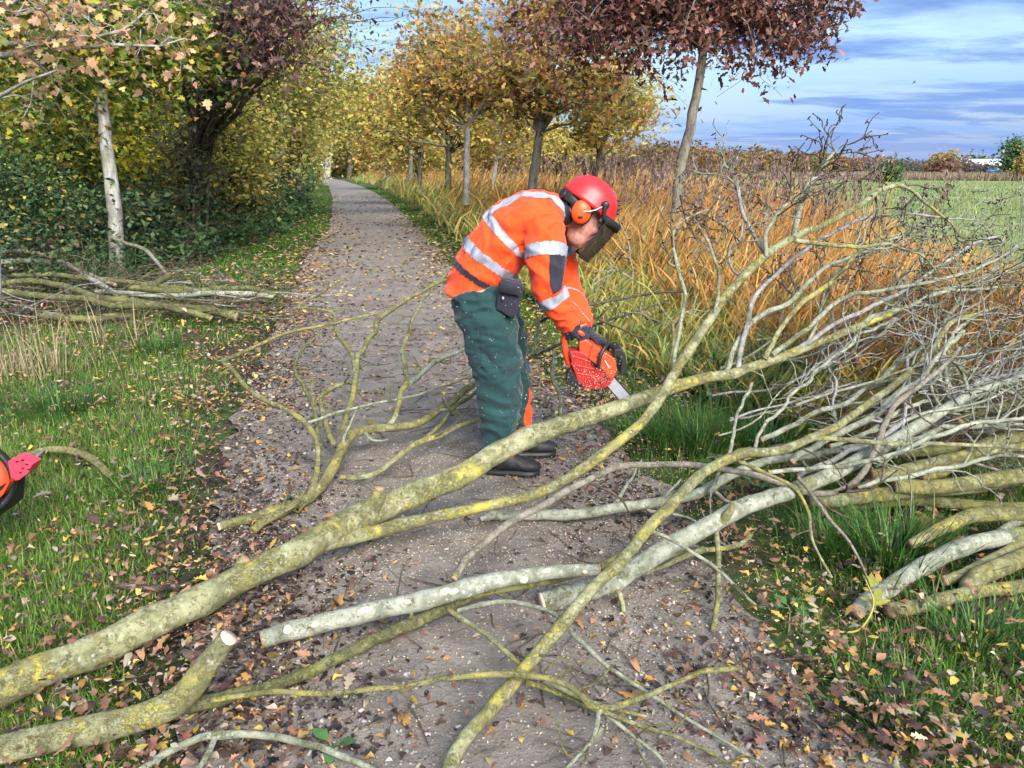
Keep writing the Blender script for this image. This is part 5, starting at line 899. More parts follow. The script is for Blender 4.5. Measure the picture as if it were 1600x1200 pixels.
# far buildings
M_ROOF = plain('roof_red_tile', (0.17, 0.10, 0.09), .8, .2, .2, 3); M_WALLB = plain('wall_brick', (0.36, 0.26, 0.22), .85, .2, .15, 2); M_WHITE = plain('barn_white_sheet', (0.75, 0.77, 0.8), .5, .3, .05, 2); M_DGLASS = plain('window_dark', (0.05, 0.06, 0.08), .2)
def box(mb, c, s, rz=0):
    x, y, z = s; V = np.array([(a*x/2, b*y/2, d*z/2) for d in (-1, 1) for a, b in ((-1, -1), (1, -1), (1, 1), (-1, 1))]); ca, sa = math.cos(rz), math.sin(rz)
    V = V@np.array([[ca, sa, 0], [-sa, ca, 0], [0, 0, 1]])+np.array(c); mb.add(V, [(0, 3, 2, 1), (4, 5, 6, 7), (0, 1, 5, 4), (1, 2, 6, 5), (2, 3, 7, 6), (3, 0, 4, 7)])
def house(name, lab, u, Y, w, d, h, rh, wm, rm, nw, chim=False):
    c = PY(u, 266, Y); c[2] = 0; root = empty(name, tuple(c), lab, 'building'); mb = MB(); box(mb, c+np.array([0, 0, h/2]), (w, d, h)); mb.build('wall', wm, root, False)
    mb = MB(); o = .4; V = [(-w/2-o, -d/2-o, h), (w/2+o, -d/2-o, h), (w/2+o, d/2+o, h), (-w/2-o, d/2+o, h), (-w/2-o, 0, h+rh), (w/2+o, 0, h+rh), (-w/2-o, -d/2-o, h-.25), (w/2+o, -d/2-o, h-.25), (w/2+o, d/2+o, h-.25), (-w/2-o, d/2+o, h-.25)]
    mb.add(np.array(V)+c, [(0, 1, 5, 4), (2, 3, 4, 5), (0, 4, 3), (1, 2, 5), (6, 9, 8, 7), (6, 7, 1, 0), (7, 8, 2, 1), (8, 9, 3, 2), (9, 6, 0, 3)]); rf = mb.build('roof', rm, root, False)
    if chim:
        for sx in (-.3, .3): mb = MB(); box(mb, c+np.array([w*sx, 0, h+rh+.3]), (.9, .9, 1.6)); mb.build('chimney', wm, rf, False)
    for i in range(nw):
        mb = MB(); box(mb, c+np.array([-w/2+w*(i+.5)/nw, -d/2-.02, h*.55]), (w/nw*.4, .12, h*.4)); mb.build('window', M_DGLASS, root, False)
house('farmhouse', 'red roofed farmhouse with chimneys on the horizon', 1362, 330, 12, 9, 3.6, 2.4, M_WALLB, M_ROOF, 5, True); house('farm_shed', 'long low brown roofed shed left of the farmhouse', 1335, 305, 16, 8, 3.6, 1.6, M_WALLB, M_ROOF, 4)
house('white_barn', 'long white barn on the horizon at the right', 1515, 290, 24, 12, 3.2, 1.6, M_WHITE, M_WHITE, 6); house('white_shed', 'low white shed right of the long barn', 1552, 260, 14, 10, 2.6, 1.0, M_WHITE, M_WHITE, 4)
def car(u, Y, lab, cm):
    c = PY(u, 272, Y); c[2] = .2; root = empty('parked_car', tuple(c), lab, 'car'); mb = MB()
    prof = [(-2.1, .3), (-2.1, .85), (-1.7, .95), (-1.1, 1.45), (.6, 1.45), (1.2, .95), (2.1, .8), (2.1, .3)]
    V = [(x, -.85, z) for x, z in prof]+[(x, .85, z) for x, z in prof]; k = len(prof); mb.add(np.array(V)+c, [tuple(range(k)), tuple(range(2*k-1, k-1, -1))]+[(i, i+k, (i+1) % k+k, (i+1) % k) for i in range(k)]); mb.build('body', cm, root, False)
    mb = MB(); mb.add(np.array([(-1.4, -.87, .97), (.9, -.87, .97), (.5, -.87, 1.38), (-1.05, -.87, 1.38)])+c, [(0, 1, 2, 3)]); mb.build('window', M_DGLASS, root, False)
    for sx in (-1.3, 1.3): mb = MB(); tube(mb, [c+np.array([sx, -.9, .3]), c+np.array([sx, -.7, .3])], [.34, .34], 14); mb.build('wheel', M_BLACK0, root, False)
M_BLACK0 = plain('tyre_black', (.02, .02, .02), .8); car(1549, 235, 'blue vehicle parked before the white shed', plain('car_blue', (.05, .10, .35), .3)); car(1565, 240, 'white vehicle parked right of the blue one', plain('car_white', (.7, .7, .72), .3))
# far end of the path: signs, tape, red machine
M_SIGN = plain('sign_white', (.72, .74, .8), .5, .3, .04); M_POST = plain('post_wood', (.2, .16, .12), .8)
def notice(u, v, Y, w, h, lab, marks):
    c = PY(u, v, Y); root = empty('notice_sign', (c[0], c[1], 0), lab, 'sign'); mb = MB(); box(mb, c, (w, .03, h)); mb.build('board', M_SIGN, root, False)
    mb = MB(); box(mb, np.array([c[0], c[1]+.12, (c[2]+h/2)/2]), (.14, .14, c[2]+h/2)); mb.build('post', M_POST, root, False)
    mb = MB()
    for (x, z, a, b_) in marks: box(mb, c+np.array([x*w, -.02, z*h]), (a*w, .012, b_*h))
    mb.build('lettering', M_DGLASS, root, False)
notice(489, 248, 112, .75, .85, 'upper white notice at the far bend', [(0, .1, .5, .12), (0, -.15, .35, .12)]); notice(502, 258, 110, .65, .95, 'lower white notice beside the birch at the far bend', [(0, .2, .6, .08), (0, 0, .5, .06), (0, -.2, .55, .06)])
ta, tb = PY(462, 262, 112), PY(500, 254, 110); P = [ta*(1-t)+tb*t-np.array([0, 0, .12*math.sin(t*math.pi)]) for t in np.linspace(0, 1, 9)]
mb = MB(); V = [p+np.array([0, 0, s]) for p in P for s in (.08, -.08)]+[p+np.array([0, .004, s]) for p in P for s in (.08, -.08)]; mb.add(V, [(2*i, 2*i+2, 2*i+3, 2*i+1) for i in range(8)]); tag(mb.build('barrier_tape', plain('tape_white', (.7, .62, .5), .5), None, False), 'pale barrier tape strung across the path at the far bend', 'tape')
p = PY(485, 268, 118); p[2] = .55; rv = empty('red_vehicle', tuple(p), 'small red vehicle seen end on at the far bend', 'vehicle')
prof = [(-.8, .2), (-.82, .65), (-.62, .75), (-.5, 1.15), (.5, 1.15), (.62, .75), (.82, .65), (.8, .2)]; k = len(prof); mb = MB(); mb.add(np.array([(x, -1.5, z) for x, z in prof]+[(x, 1.5, z) for x, z in prof])+p, [tuple(range(k)), tuple(range(2*k-1, k-1, -1))]+[(i, i+k, (i+1) % k+k, (i+1) % k) for i in range(k)]); mb.build('body', plain('vehicle_red', (.42, .05, .04), .5), rv, False)
mb = MB(); box(mb, p+np.array([0, -1.52, .92]), (.8, .04, .28)); mb.build('window', M_DGLASS, rv, False)
for sx in (-.62, .62):
    mb = MB(); tube(mb, [p+np.array([sx-.1, -1.0, .05]), p+np.array([sx+.1, -1.0, .05])], [.3, .3], 14); mb.build('wheel', M_BLACK0, rv, False); mb = MB(); box(mb, p+np.array([sx, -1.52, .55]), (.18, .04, .12)); mb.build('lamp', M_SIGN, rv, False)
# ---------------------------------------------------------------- the worker
def eloft(mb, P, ra, rb, lat=(0, 1, 0), n=20, sub=3):
    """closed elliptical loft; ra = half width along lat, rb = half thickness across"""
    P, A = spline(P, ra, n=sub); _, Bq = spline(P[::1], None, n=1); _, B2 = spline(np.linspace(0, 1, len(rb))[:, None]*np.ones(3), rb, n=sub)
    T = np.gradient(P, axis=0); T /= np.linalg.norm(T, axis=1, keepdims=True); V = []
    for i in range(len(P)):
        l = nrm(np.array(lat)-T[i]*np.dot(lat, T[i])); q = np.cross(T[i], l)
        for j in range(n): t = 2*math.pi*j/n; V.append(P[i]+l*A[i]*math.cos(t)+q*B2[i]*math.sin(t))
    k = len(P); F = [(i*n+j, i*n+(j+1) % n, (i+1)*n+(j+1) % n, (i+1)*n+j) for i in range(k-1) for j in range(n)]+[tuple(range(n))[::-1], tuple((k-1)*n+j for j in range(n))]
    mb.add(V, F)
def ellipsoid(mb, c, ax, rad, n=18, m=12):
    """ax: 3 orthonormal rows"""
    ax = np.array(ax); V = [c+ax[2]*rad[2]]; F = []
    for i in range(1, m):
        ph = math.pi*i/m
        for j in range(n): th = 2*math.pi*j/n; V.append(c+ax[0]*rad[0]*math.sin(ph)*math.cos(th)+ax[1]*rad[1]*math.sin(ph)*math.sin(th)+ax[2]*rad[2]*math.cos(ph))
    V.append(c-ax[2]*rad[2]); e = len(V)-1
    F += [(0, 1+j, 1+(j+1) % n) for j in range(n)]
    for i in range(m-2): F += [(1+i*n+j, 1+(i+1)*n+j, 1+(i+1)*n+(j+1) % n, 1+i*n+(j+1) % n) for j in range(n)]
    F += [(e, 1+(m-2)*n+(j+1) % n, 1+(m-2)*n+j) for j in range(n)]
    mb.add(V, F)
def remesh(mb, voxel, it=6, fac=.5):
    me = mb.mesh('tmp'); bm = bmesh.new(); bm.from_mesh(me); bmesh.ops.recalc_face_normals(bm, faces=bm.faces); bm.to_mesh(me); bm.free()
    o = bpy.data.objects.new('tmp', me); COL.objects.link(o)
    m = o.modifiers.new('r', 'REMESH'); m.mode = 'VOXEL'; m.voxel_size = voxel; s = o.modifiers.new('s', 'SMOOTH'); s.factor = fac; s.iterations = it
    dg = bpy.context.evaluated_depsgraph_get(); dg.update(); out = bpy.data.meshes.new_from_object(o.evaluated_get(dg)); bpy.data.objects.remove(o); return out
def verts(me): a = np.zeros(len(me.vertices)*3, np.float32); me.vertices.foreach_get('co', a); return a.reshape(-1, 3).astype(float)
def norms(me): a = np.zeros(len(me.vertices)*3, np.float32); me.vertices.foreach_get('normal', a); return a.reshape(-1, 3).astype(float)
def setverts(me, V): me.vertices.foreach_set('co', V.astype(np.float32).ravel()); me.update()
def wrinkle(me, amp, sx, seed=0, ridge=True):
    V = verts(me); N_ = norms(me); d = np.zeros(len(V))
    for i, v in enumerate(V):
        q = Vector((v[0]*sx[0]+seed, v[1]*sx[1], v[2]*sx[2])); w = mnoise.noise_vector(q*.6); q2 = q+w*.8
        a = mnoise.noise(q2); b = mnoise.noise(q2*1.9+Vector((7, 3, 1))); d[i] = (1-abs(a)*2.4+.45*(1-abs(b)*2.4) if ridge else a)*amp
    d -= d.mean(); setverts(me, V+N_*d[:, None]); return me
def axis_param(V, P, Rr):
    """nearest point on a polyline: arc length, distance, local radius"""
    best = np.full(len(V), 1e9); s = np.zeros(len(V)); rad = np.ones(len(V)); acc = 0
    for i in range(len(P)-1):
        d = P[i+1]-P[i]; L = np.linalg.norm(d); t = np.clip((V-P[i])@d/L**2, 0, 1); q = P[i]+t[:, None]*d; e = np.linalg.norm(V-q, axis=1); r = Rr[i]*(1-t)+Rr[i+1]*t
        k = e/r < best; best = np.where(k, e/r, best); s = np.where(k, acc+t*L, s); rad = np.where(k, r, rad); acc += L
    return s, best, rad
def clip(me, f, off):
    """the part of a mesh where f>0, moved out along the normals, as a thin raised patch"""
    V = verts(me)+norms(me)*off; me.calc_loop_triangles(); T = np.zeros(len(me.loop_triangles)*3, np.int32); me.loop_triangles.foreach_get('vertices', T); T = T.reshape(-1, 3)
    T = T[(f[T] > 0).any(1)]; out, F, idx = [], [], {}
    def vid(key, p):
        if key not in idx: idx[key] = len(out); out.append(p)
        return idx[key]
    for t in T:
        poly = []
        for a, b in ((t[0], t[1]), (t[1], t[2]), (t[2], t[0])):
            if f[a] > 0: poly.append(vid(int(a), V[a]))
            if (f[a] > 0) != (f[b] > 0):
                w = f[a]/(f[a]-f[b]); k = (min(a, b), max(a, b)); poly.append(vid((int(k[0]), int(k[1])), V[a]*(1-w)+V[b]*w))
        if len(poly) >= 3: F.append(tuple(poly))
    mb = MB()
    if out: mb.add(out, F)
    return mb
def fabric(name, c, rough=.75, weave=900, var=.12):
    t = NT(name); n = t.noise(7, 5); t.col(t.mix(t.ramp(n, .3, .7), tuple(x*(1-var) for x in c), tuple(x*(1+var) for x in c))); t.rough(rough, .2)
    t.b.inputs['Sheen Weight'].default_value = .15; t.bump(t.math('ADD', t.noise(weave, 2), t.math('MULTIPLY', t.noise(28, 4), 3.0)), .35, .004); return t.m
M_ORANGE = fabric('fabric_orange', (.90, .072, .010), .7); M_GREEN = fabric('fabric_green', (.014, .047, .048), .8); M_NAVY = fabric('fabric_navy', (.022, .022, .036), .8); M_REFL = plain('reflective_grey', (.29, .30, .36), .4, .6, .06, 60)
M_SKIN = plain('skin', (.50, .235, .175), .5, .4, .22, 55, bump=.5, bscale=120); M_RED = plain('helmet_red', (.66, .022, .025), .38, .5, .03); M_MUFF = plain('muff_orange', (.80, .09, .015), .4, .4, .04); M_BLK = plain('plastic_black', (.018, .018, .02), .45, .4, .1); M_BOOT = plain('boot_leather', (.022, .021, .024), .55, .4, .2, 40, bump=.4)
M_SAW = plain('saw_orange', (.80, .065, .02), .35, .5, .06, 20); M_SAWD = plain('saw_red_shade_dust', (.36, .018, .016), .4, .5, .2, 30); M_STEEL = plain('bar_steel', (.40, .41, .45), .38, .5, .1, 40, .35); M_CHAIN = plain('chain_dark', (.06, .06, .065), .4, .5, .3, 120, .7)  # darker saw red: side shade and dust put into the housing colour
def gauze():
    t = NT('visor_gauze'); t.col((.02, .02, .022)); t.rough(.5); tr = t.N.new('ShaderNodeBsdfTransparent'); mx = t.N.new('ShaderNodeMixShader'); mx.inputs[0].default_value = .66
    t.L.new(tr.outputs[0], mx.inputs[1]); t.L.new(t.b.outputs[0], mx.inputs[2]); t.L.new(mx.outputs[0], t.out.inputs[0]); return t.m
M_GAUZE = gauze()
pc = PZ(795, 735); person = empty('person', (pc[0], 4.02, 0), 'worker in orange reflective jacket, green trousers and red helmet bending over a running chainsaw', 'person')
YC = 4.03; S_ = YC/FPX
torso_px = [(732, 468, 44), (742, 446, 44), (755, 424, 47), (776, 392, 51), (803, 362, 51), (836, 341, 44), (862, 333, 32), (880, 330, 22)]
TPt = np.array([PY(u, v, YC) for u, v, w in torso_px]); TRb = np.array([w*.985*S_ for *_, w in torso_px]); TRa = np.array([.185, .19, .195, .205, .225, .235, .19, .10])
AR = np.array([PY(844, 352, 3.87), PY(851, 372, 3.83), PY(853, 405, 3.79), PY(853, 438, 3.77), PY(866, 468, 3.78), PY(881, 493, 3.80), PY(893, 511, 3.81)]); ARr = np.array([34, 33, 31, 26, 23, 20.5, 17])*S_*.95
AL = np.array([PY(850, 355, 4.2), PY(868, 385, 4.26), PY(880, 420, 4.27), PY(888, 455, 4.2), PY(905, 500, 4.05), PY(913, 514, 4.0)]); ALr = np.array([33, 31, 28, 25, 21, 18])*S_*.95
LR = np.array([PY(750, 455, 3.93), PY(758, 490, 3.91), PY(768, 530, 3.9), PY(777, 580, 3.89), PY(780, 625, 3.88), PY(780, 670, 3.88), PY(778, 708, 3.88)]); LRr = np.array([45, 46, 44, 39, 35, 30, 27])*S_
LL = np.array([PY(757, 460, 4.14), PY(772, 495, 4.15), PY(786, 540, 4.17), PY(798, 590, 4.18), PY(802, 630, 4.18), PY(804, 665, 4.18), PY(806, 697, 4.18)]); LLr = np.array([44, 43, 39, 33, 29, 27, 25])*S_*1.03
f_ = np.array([.82, 0, -.57]); u_ = np.array([.57, 0, .82]); l_ = np.array([0, 1.0, 0]); hc = PY(915, 345, YC)
def H(f, u, l=0.0): return hc+f_*f+u_*u+l_*l
HA = [f_, l_, u_]
# body: one continuous figure
mb = MB(); eloft(mb, TPt, TRa*.86, TRb*.84)
eloft(mb, AR, ARr*.7, ARr*.7); eloft(mb, AL, ALr*.7, ALr*.7); eloft(mb, np.vstack([LR, PY(778, 735, 3.88)]), np.append(LRr*.72, .045), np.append(LRr*.72, .045)); eloft(mb, np.vstack([LL, PY(806, 712, 4.18)]), np.append(LLr*.72, .045), np.append(LLr*.72, .045))
ellipsoid(mb, H(-.035, .07), HA, (.098, .078, .098)); ellipsoid(mb, H(.012, -.01), HA, (.075, .066, .10)); ellipsoid(mb, H(.012, -.085), HA, (.062, .055, .058)); ellipsoid(mb, H(.040, -.115), HA, (.030, .030, .026))
eloft(mb, [TPt[-2], PY(882, 335, YC), H(-.04, .0)], [.075, .066, .064], [.075, .07, .066]); eloft(mb, [H(.078, .03), H(.10, -.012), H(.092, -.028)], [.010, .016, .012], [.012, .018, .010]); ellipsoid(mb, H(.078, .045), HA, (.016, .055, .013))
ellipsoid(mb, H(.068, -.062), HA, (.016, .026, .009)); ellipsoid(mb, H(.066, -.078), HA, (.015, .024, .009))
for s in (-1, 1): ellipsoid(mb, H(.058, -.012, s*.038), HA, (.026, .024, .026)); ellipsoid(mb, H(-.025, .0, s*.074), HA, (.022, .010, .034))
body = link('body', remesh(mb, .0065, 5), M_SKIN, person)
for s in (-1, 1): mb = MB(); ellipsoid(mb, H(.072, .022, s*.032), HA, (.012, .013, .010), 12, 8); mb.build('eye', plain('eye_white', (.6, .58, .55), .2), person); mb = MB(); ellipsoid(mb, H(.0825, .018, s*.032), HA, (.003, .006, .006), 10, 6); mb.build('iris', M_BLK, person)
mb = MB(); ellipsoid(mb, H(-.075, .035), HA, (.060, .077, .05)); M_HAIR = plain('hair_grey', (.28, .24, .22), .7, .2, .3, 120); mb.build('hair', M_HAIR, person)
mb = MB(); tube(mb, [H(.070, -.070, -.036), H(.080, -.069, -.018), H(.083, -.069, 0), H(.080, -.069, .018), H(.070, -.070, .036)], [.002, .0034, .0036, .0034, .002], 6); mb.build('lips', plain('lip_red', (.28, .09, .08), .5), person)
for s in (-1, 1):
    mb = MB(); tube(mb, [H(.082, .05, s*.018), H(.083, .054, s*.034), H(.072, .05, s*.052)], [.004, .005, .003], 6); mb.build('eyebrow', M_HAIR, person); mb = MB(); tube(mb, [H(.082, -.02, s*.026), H(.072, -.05, s*.042), H(.055, -.078, s*.05)], [.0018, .0026, .0015], 5); mb.build('cheek_crease', plain('skin_fold_shade', (.30, .12, .09), .6), person)  # cheek folds: their shade painted as a line of darker skin colour
# trousers
mb = MB(); eloft(mb, [TPt[1]+np.array([.02, 0, .03]), PY(752, 462, YC), PY(760, 490, YC)], [.175, .19, .18], [.13, .15, .14]); eloft(mb, LR, LRr*.98, LRr); eloft(mb, LL, LLr*.98, LLr)
tme = wrinkle(remesh(mb, .0085, 6), .015, (6, 6, 11), 3); trousers = link('trousers', tme, M_GREEN, person)
V = verts(tme); sR, bR, _ = axis_param(V, LR, LRr); sL, bL, _ = axis_param(V, LL, LLr); isR = bR < bL
def leg_gusset(P, mask, z0, z1, ang):
    zc = (V[:, 2]-z0)/(z1-z0); cx = np.interp(V[:, 2], P[::-1, 2], P[::-1, 0]); fr = V[:, 0]-cx
    return np.where(mask & (zc > -.3) & (zc < 1.2), np.minimum(np.minimum(zc*.06, (1-zc)*.06), fr-(.045+.04*zc)-.012*np.sin(zc*9)), -1)
clip(tme, leg_gusset(LR, isR, .05, .30, 0), .003).build('orange_gusset', M_ORANGE, trousers); clip(tme, leg_gusset(LL, ~isR, .06, .42, 0), .003).build('orange_gusset', M_ORANGE, trousers)
kk = np.where(isR & (V[:, 1] < 3.95), np.minimum(.10-np.abs(V[:, 2]-.73), .055-np.abs(V[:, 0]-LR[2][0]-.005)), -1); clip(tme, kk, .0045).build('thigh_pocket', M_GREEN, trousers)
# boots
def boot(c, yaw, name='boot'):
    c = np.array(c); ca, sa = math.cos(yaw), math.sin(yaw)
    def w(x, y, z): return c+np.array([x*ca-y*sa, x*sa+y*ca, z])
    mb = MB(); xs = [-.085, -.07, -.03, .02, .07, .12, .165, .195, .208]; hw = [.030, .042, .046, .046, .050, .054, .050, .036, .015]; ht = [.085, .115, .125, .115, .095, .078, .068, .055, .040]
    eloft(mb, [w(x, 0, .022+h/2) for x, h in zip(xs, ht)], hw, [h/2 for h in ht], lat=(-sa, ca, 0)); eloft(mb, [w(-.025, 0, .06), w(-.022, 0, .14), w(-.015, 0, .2)], [.05, .052, .055], [.056, .056, .058], lat=(-sa, ca, 0))
    b = link(name, wrinkle(remesh(mb, .006, 5), .002, (18, 18, 18), 2), M_BOOT, person)
    mb = MB(); n = len(xs); out = [w(x, h*1.06, 0) for x, h in zip(xs, hw)]+[w(x, -h*1.06, 0) for x, h in zip(xs[::-1], hw[::-1])]; k = len(out); Vv = [p+np.array([0, 0, .003]) for p in out]+[p+np.array([0, 0, .034]) for p in out]
    mb.add(Vv, [tuple(range(k))[::-1], tuple(range(k, 2*k))]+[(i, (i+1) % k, (i+1) % k+k, i+k) for i in range(k)]); mb.build('sole', M_BLK, b, False)
    for i in range(4): mb = MB(); x = .035+i*.025; h = .022+np.interp(x, xs, ht); tube(mb, [w(x, -.026, h-.014), w(x+.004, 0, h+.003), w(x, .026, h-.014)], [.004]*3, 6); mb.build('lace', M_BLK, b)
p = PZ(783, 744); boot((p[0], p[1], .012), R(-6)); p = PZ(812, 716); boot((p[0], p[1], .012), R(4))
# jacket with reflective bands
mb = MB(); eloft(mb, TPt, TRa, TRb); eloft(mb, AR, ARr, ARr); eloft(mb, AL, ALr, ALr)
jme = wrinkle(remesh(mb, .0075, 7), .0125, (9, 8, 9), 9); jacket = link('jacket', jme, M_ORANGE, person)
V = verts(jme); sT, bT, _ = axis_param(V, *spline(TPt, (TRb+TRa)/2, n=8)); sA, bA, _ = axis_param(V, *spline(AR, ARr, n=8)); sB, bB, _ = axis_param(V, AL, ALr)
arm = (bA < 1.25) & (bA < bT*1.25) & (V[:, 1] < 3.93) | (sA > .25) & (bA < 1.4); armL = (bB < 1.25) & (bB < bT*1.2) & (V[:, 1] > 4.12); tor = ~arm & ~armL
def at_axis(P, u, v, Y): q = PY(u, v, Y)[None]; return axis_param(q, *spline(P, np.ones(len(P)), n=8))[0][0]
def bandf(s, s0, hw, mask): return np.where(mask, hw-np.abs(s-s0), -1)
s1, s2, s3 = at_axis(TPt, 797, 367, YC), at_axis(TPt, 768, 400, YC), at_axis(TPt, 751, 427, YC)
for nm, f, m in [('reflective_band', bandf(sT, s1, .021, tor), M_REFL), ('reflective_band', bandf(sT, s2, .023, tor), M_REFL), ('belt', bandf(sT, s3, .017, tor), M_NAVY),
                 ('sleeve_band', bandf(sA, at_axis(AR, 853, 393, 3.8), .027, arm), M_REFL), ('sleeve_band', bandf(sA, at_axis(AR, 864, 463, 3.78), .025, arm), M_REFL), ('cuff', np.where(arm, sA-at_axis(AR, 891, 507, 3.81), -1), M_NAVY),
                 ('sleeve_band', bandf(sB, .17, .027, armL), M_REFL), ('cuff', np.where(armL, sB-.50, -1), M_NAVY),
                 ('shoulder_band', np.where(tor & (norms(jme)[:, 2] > -.2), np.minimum(.027-np.abs(V[:, 1]-(YC-.105)), sT-s1), -1), M_REFL), ('shoulder_band', np.where(tor & (norms(jme)[:, 2] > -.2), np.minimum(.027-np.abs(V[:, 1]-(YC+.105)), sT-s1), -1), M_REFL)]:
    b = clip(jme, f, .0035 if m is not M_NAVY else .004)
    if b.n: b.build(nm, m, jacket)
cxA = np.interp(V[:, 2], AR[::-1, 2], AR[::-1, 0]); ep = np.where(arm, np.minimum(.082-np.abs(sA-at_axis(AR, 853, 428, 3.78)), V[:, 0]-cxA-.012), -1); clip(jme, ep, .004).build('elbow_patch', M_NAVY, jacket)
mb = MB(); eloft(mb, [PY(877, 333, YC), PY(885, 331, YC), PY(890, 329, YC)], [.083, .082, .078], [.075, .076, .072]); link('collar', wrinkle(remesh(mb, .006, 4), .002, (9, 9, 9)), M_NAVY, jacket)
# seam lines
for s0 in (at_axis(TPt, 843, 338, YC),):
    b = clip(jme, bandf(sT, s0, .0025, tor & (V[:, 1] < YC+.1)), .0015)
    if b.n: b.build('seam', plain('seam_dark', (.45, .04, .008), .8), jacket)
# belt pouch
p = [PY(785, 432, 3.80), PY(815, 440, 3.80), PY(818, 452, 3.8), PY(806, 492, 3.80), PY(797, 494, 3.8), PY(776, 482, 3.80), PY(777, 458, 3.8)]; mb = MB(); V2 = [q-np.array([0, .035, 0]) for q in p]+[q+np.array([0, .04, 0]) for q in p]; k = len(p)
mb.add(V2, [tuple(range(k))[::-1], tuple(range(k, 2*k))]+[(i, (i+1) % k, (i+1) % k+k, i+k) for i in range(k)]); pouch = link('belt_pouch', wrinkle(remesh(mb, .005, 6), .002, (14, 14, 14)), M_NAVY, person)
mb = MB(); q = [PY(784, 436, 3.755), PY(816, 444, 3.755), PY(811, 462, 3.752), PY(780, 456, 3.752)]; mb.add([x-np.array([0, .007, 0]) for x in q]+[x+np.array([0, .012, 0]) for x in q], [(3, 2, 1, 0), (4, 5, 6, 7), (0, 1, 5, 4), (1, 2, 6, 5), (2, 3, 7, 6), (3, 0, 4, 7)]); mb.build('flap', M_NAVY, pouch)
mb = MB(); q = PY(786, 466, 3.745); box(mb, q, (.010, .010, .014)); mb.build('buckle', M_REFL, pouch, False)
# helmet
mb = MB(); hcn = H(-.035, .072); n, m = 36, 12; V2 = []; F = []
for lay, sc_ in ((0, 1.0), (1, .95)):
    for i in range(m+1):
        ph = math.pi/2*i/m
        for j in range(n):
            th = 2*math.pi*j/n; rf, rl, ru = .152*sc_, .122*sc_, .138*sc_; lip = 1+.06*max(0, 1-i/1.6)*(1 if lay == 0 else 0); ridge = 1+.018*math.exp(-(math.sin(th)/.22)**2)*math.sin(ph)
            V2.append(hcn+f_*rf*lip*math.cos(th)*math.cos(ph)**.85+l_*rl*lip*math.sin(th)*math.cos(ph)**.85+u_*ru*ridge*math.sin(ph))
o2 = (m+1)*n
for i in range(m):
    for j in range(n): a, b = i*n+j, i*n+(j+1) % n; F += [(a, b, b+n, a+n), (o2+a, o2+a+n, o2+b+n, o2+b)]
F += [(j, o2+j, o2+(j+1) % n, (j+1) % n) for j in range(n)]; mb.add(V2, F); helmet = mb.build('helmet', M_RED, person)
mb = MB(); V2 = []
for j in range(13):   # short peak at the front
    th = -1.15+2.3*j/12; b0 = hcn+f_*.150*math.cos(th)+l_*.120*math.sin(th); e = b0+f_*.045*math.cos(th*1.2)+l_*.012*math.sin(th)-u_*.014*math.cos(th*1.2); V2 += [b0+u_*.006, e+u_*.004, e-u_*.002, b0-u_*.006]
mb.add(V2, [(4*j+a, 4*j+(a+1) % 4, 4*j+4+(a+1) % 4, 4*j+4+a) for j in range(12) for a in range(4)]+[(0, 1, 2, 3), (51, 50, 49, 48)]); mb.build('peak', M_RED, helmet)
for i in range(4): mb = MB(); a = .35+i*.16; c = hcn+f_*.152*math.cos(a)**.85+u_*.141*math.sin(a)+l_*(-.03); ellipsoid(mb, c, HA, (.008, .003, .008), 8, 6); mb.build('vent', M_BLK, helmet)
mb = MB(); eloft(mb, [H(-.172, .045, -.07), H(-.188, .045, 0), H(-.172, .045, .07)], [.024, .024, .024], [.006, .006, .006], lat=tuple(u_)); mb.build('neck_strap', M_BLK, helmet)
mb = MB(); eloft(mb, [H(-.075, .042, -.095), H(-.13, .045, -.088), H(-.172, .045, -.06)], [.018, .02, .02], [.005, .005, .005], lat=tuple(u_)); mb.build('headband', M_BLK, helmet)
mb = MB(); tube(mb, [H(-.088, .045, -.104), H(-.088, .045, -.096)], [.015, .015], 14); mb.build('adjuster', plain('knob_white', (.7, .68, .66), .5), helmet)
for s in (-1, 1):
    mb = MB(); ellipsoid(mb, H(-.055, .022, s*.112), [nrm(f_*.9+u_*.43), l_, nrm(u_*.9-f_*.43)], (.050, .030, .060), 24, 14); mf = mb.build('ear_muff', M_MUFF, helmet)
    mb = MB(); ellipsoid(mb, H(-.050, .022, s*.092), [nrm(f_*.9+u_*.43), l_, nrm(u_*.9-f_*.43)], (.053, .018, .064), 24, 10); mb.build('cushion', M_BLK, mf)
    mb = MB(); tube(mb, [H(.012, .10, s*.126), H(-.006, .07, s*.138), H(-.03, .045, s*.143), H(-.05, .03, s*.142)], [.004]*4, 6); mb.build('wire_arm', M_STEEL, mf)
    mb = MB(); ellipsoid(mb, H(.022, .118, s*.118), HA, (.022, .014, .022), 14, 8); tube(mb, [H(.022, .118, s*.12), H(.045, .075, s*.122), H(.06, .06, s*.12)], [.012, .011, .010], 8); mb.build('pivot', M_BLK, helmet)
    mb = MB(); box(mb, H(-.048, .0, s*.1425), (.022, .002, .010)); mb.build('marking', M_BLK, mf, False)
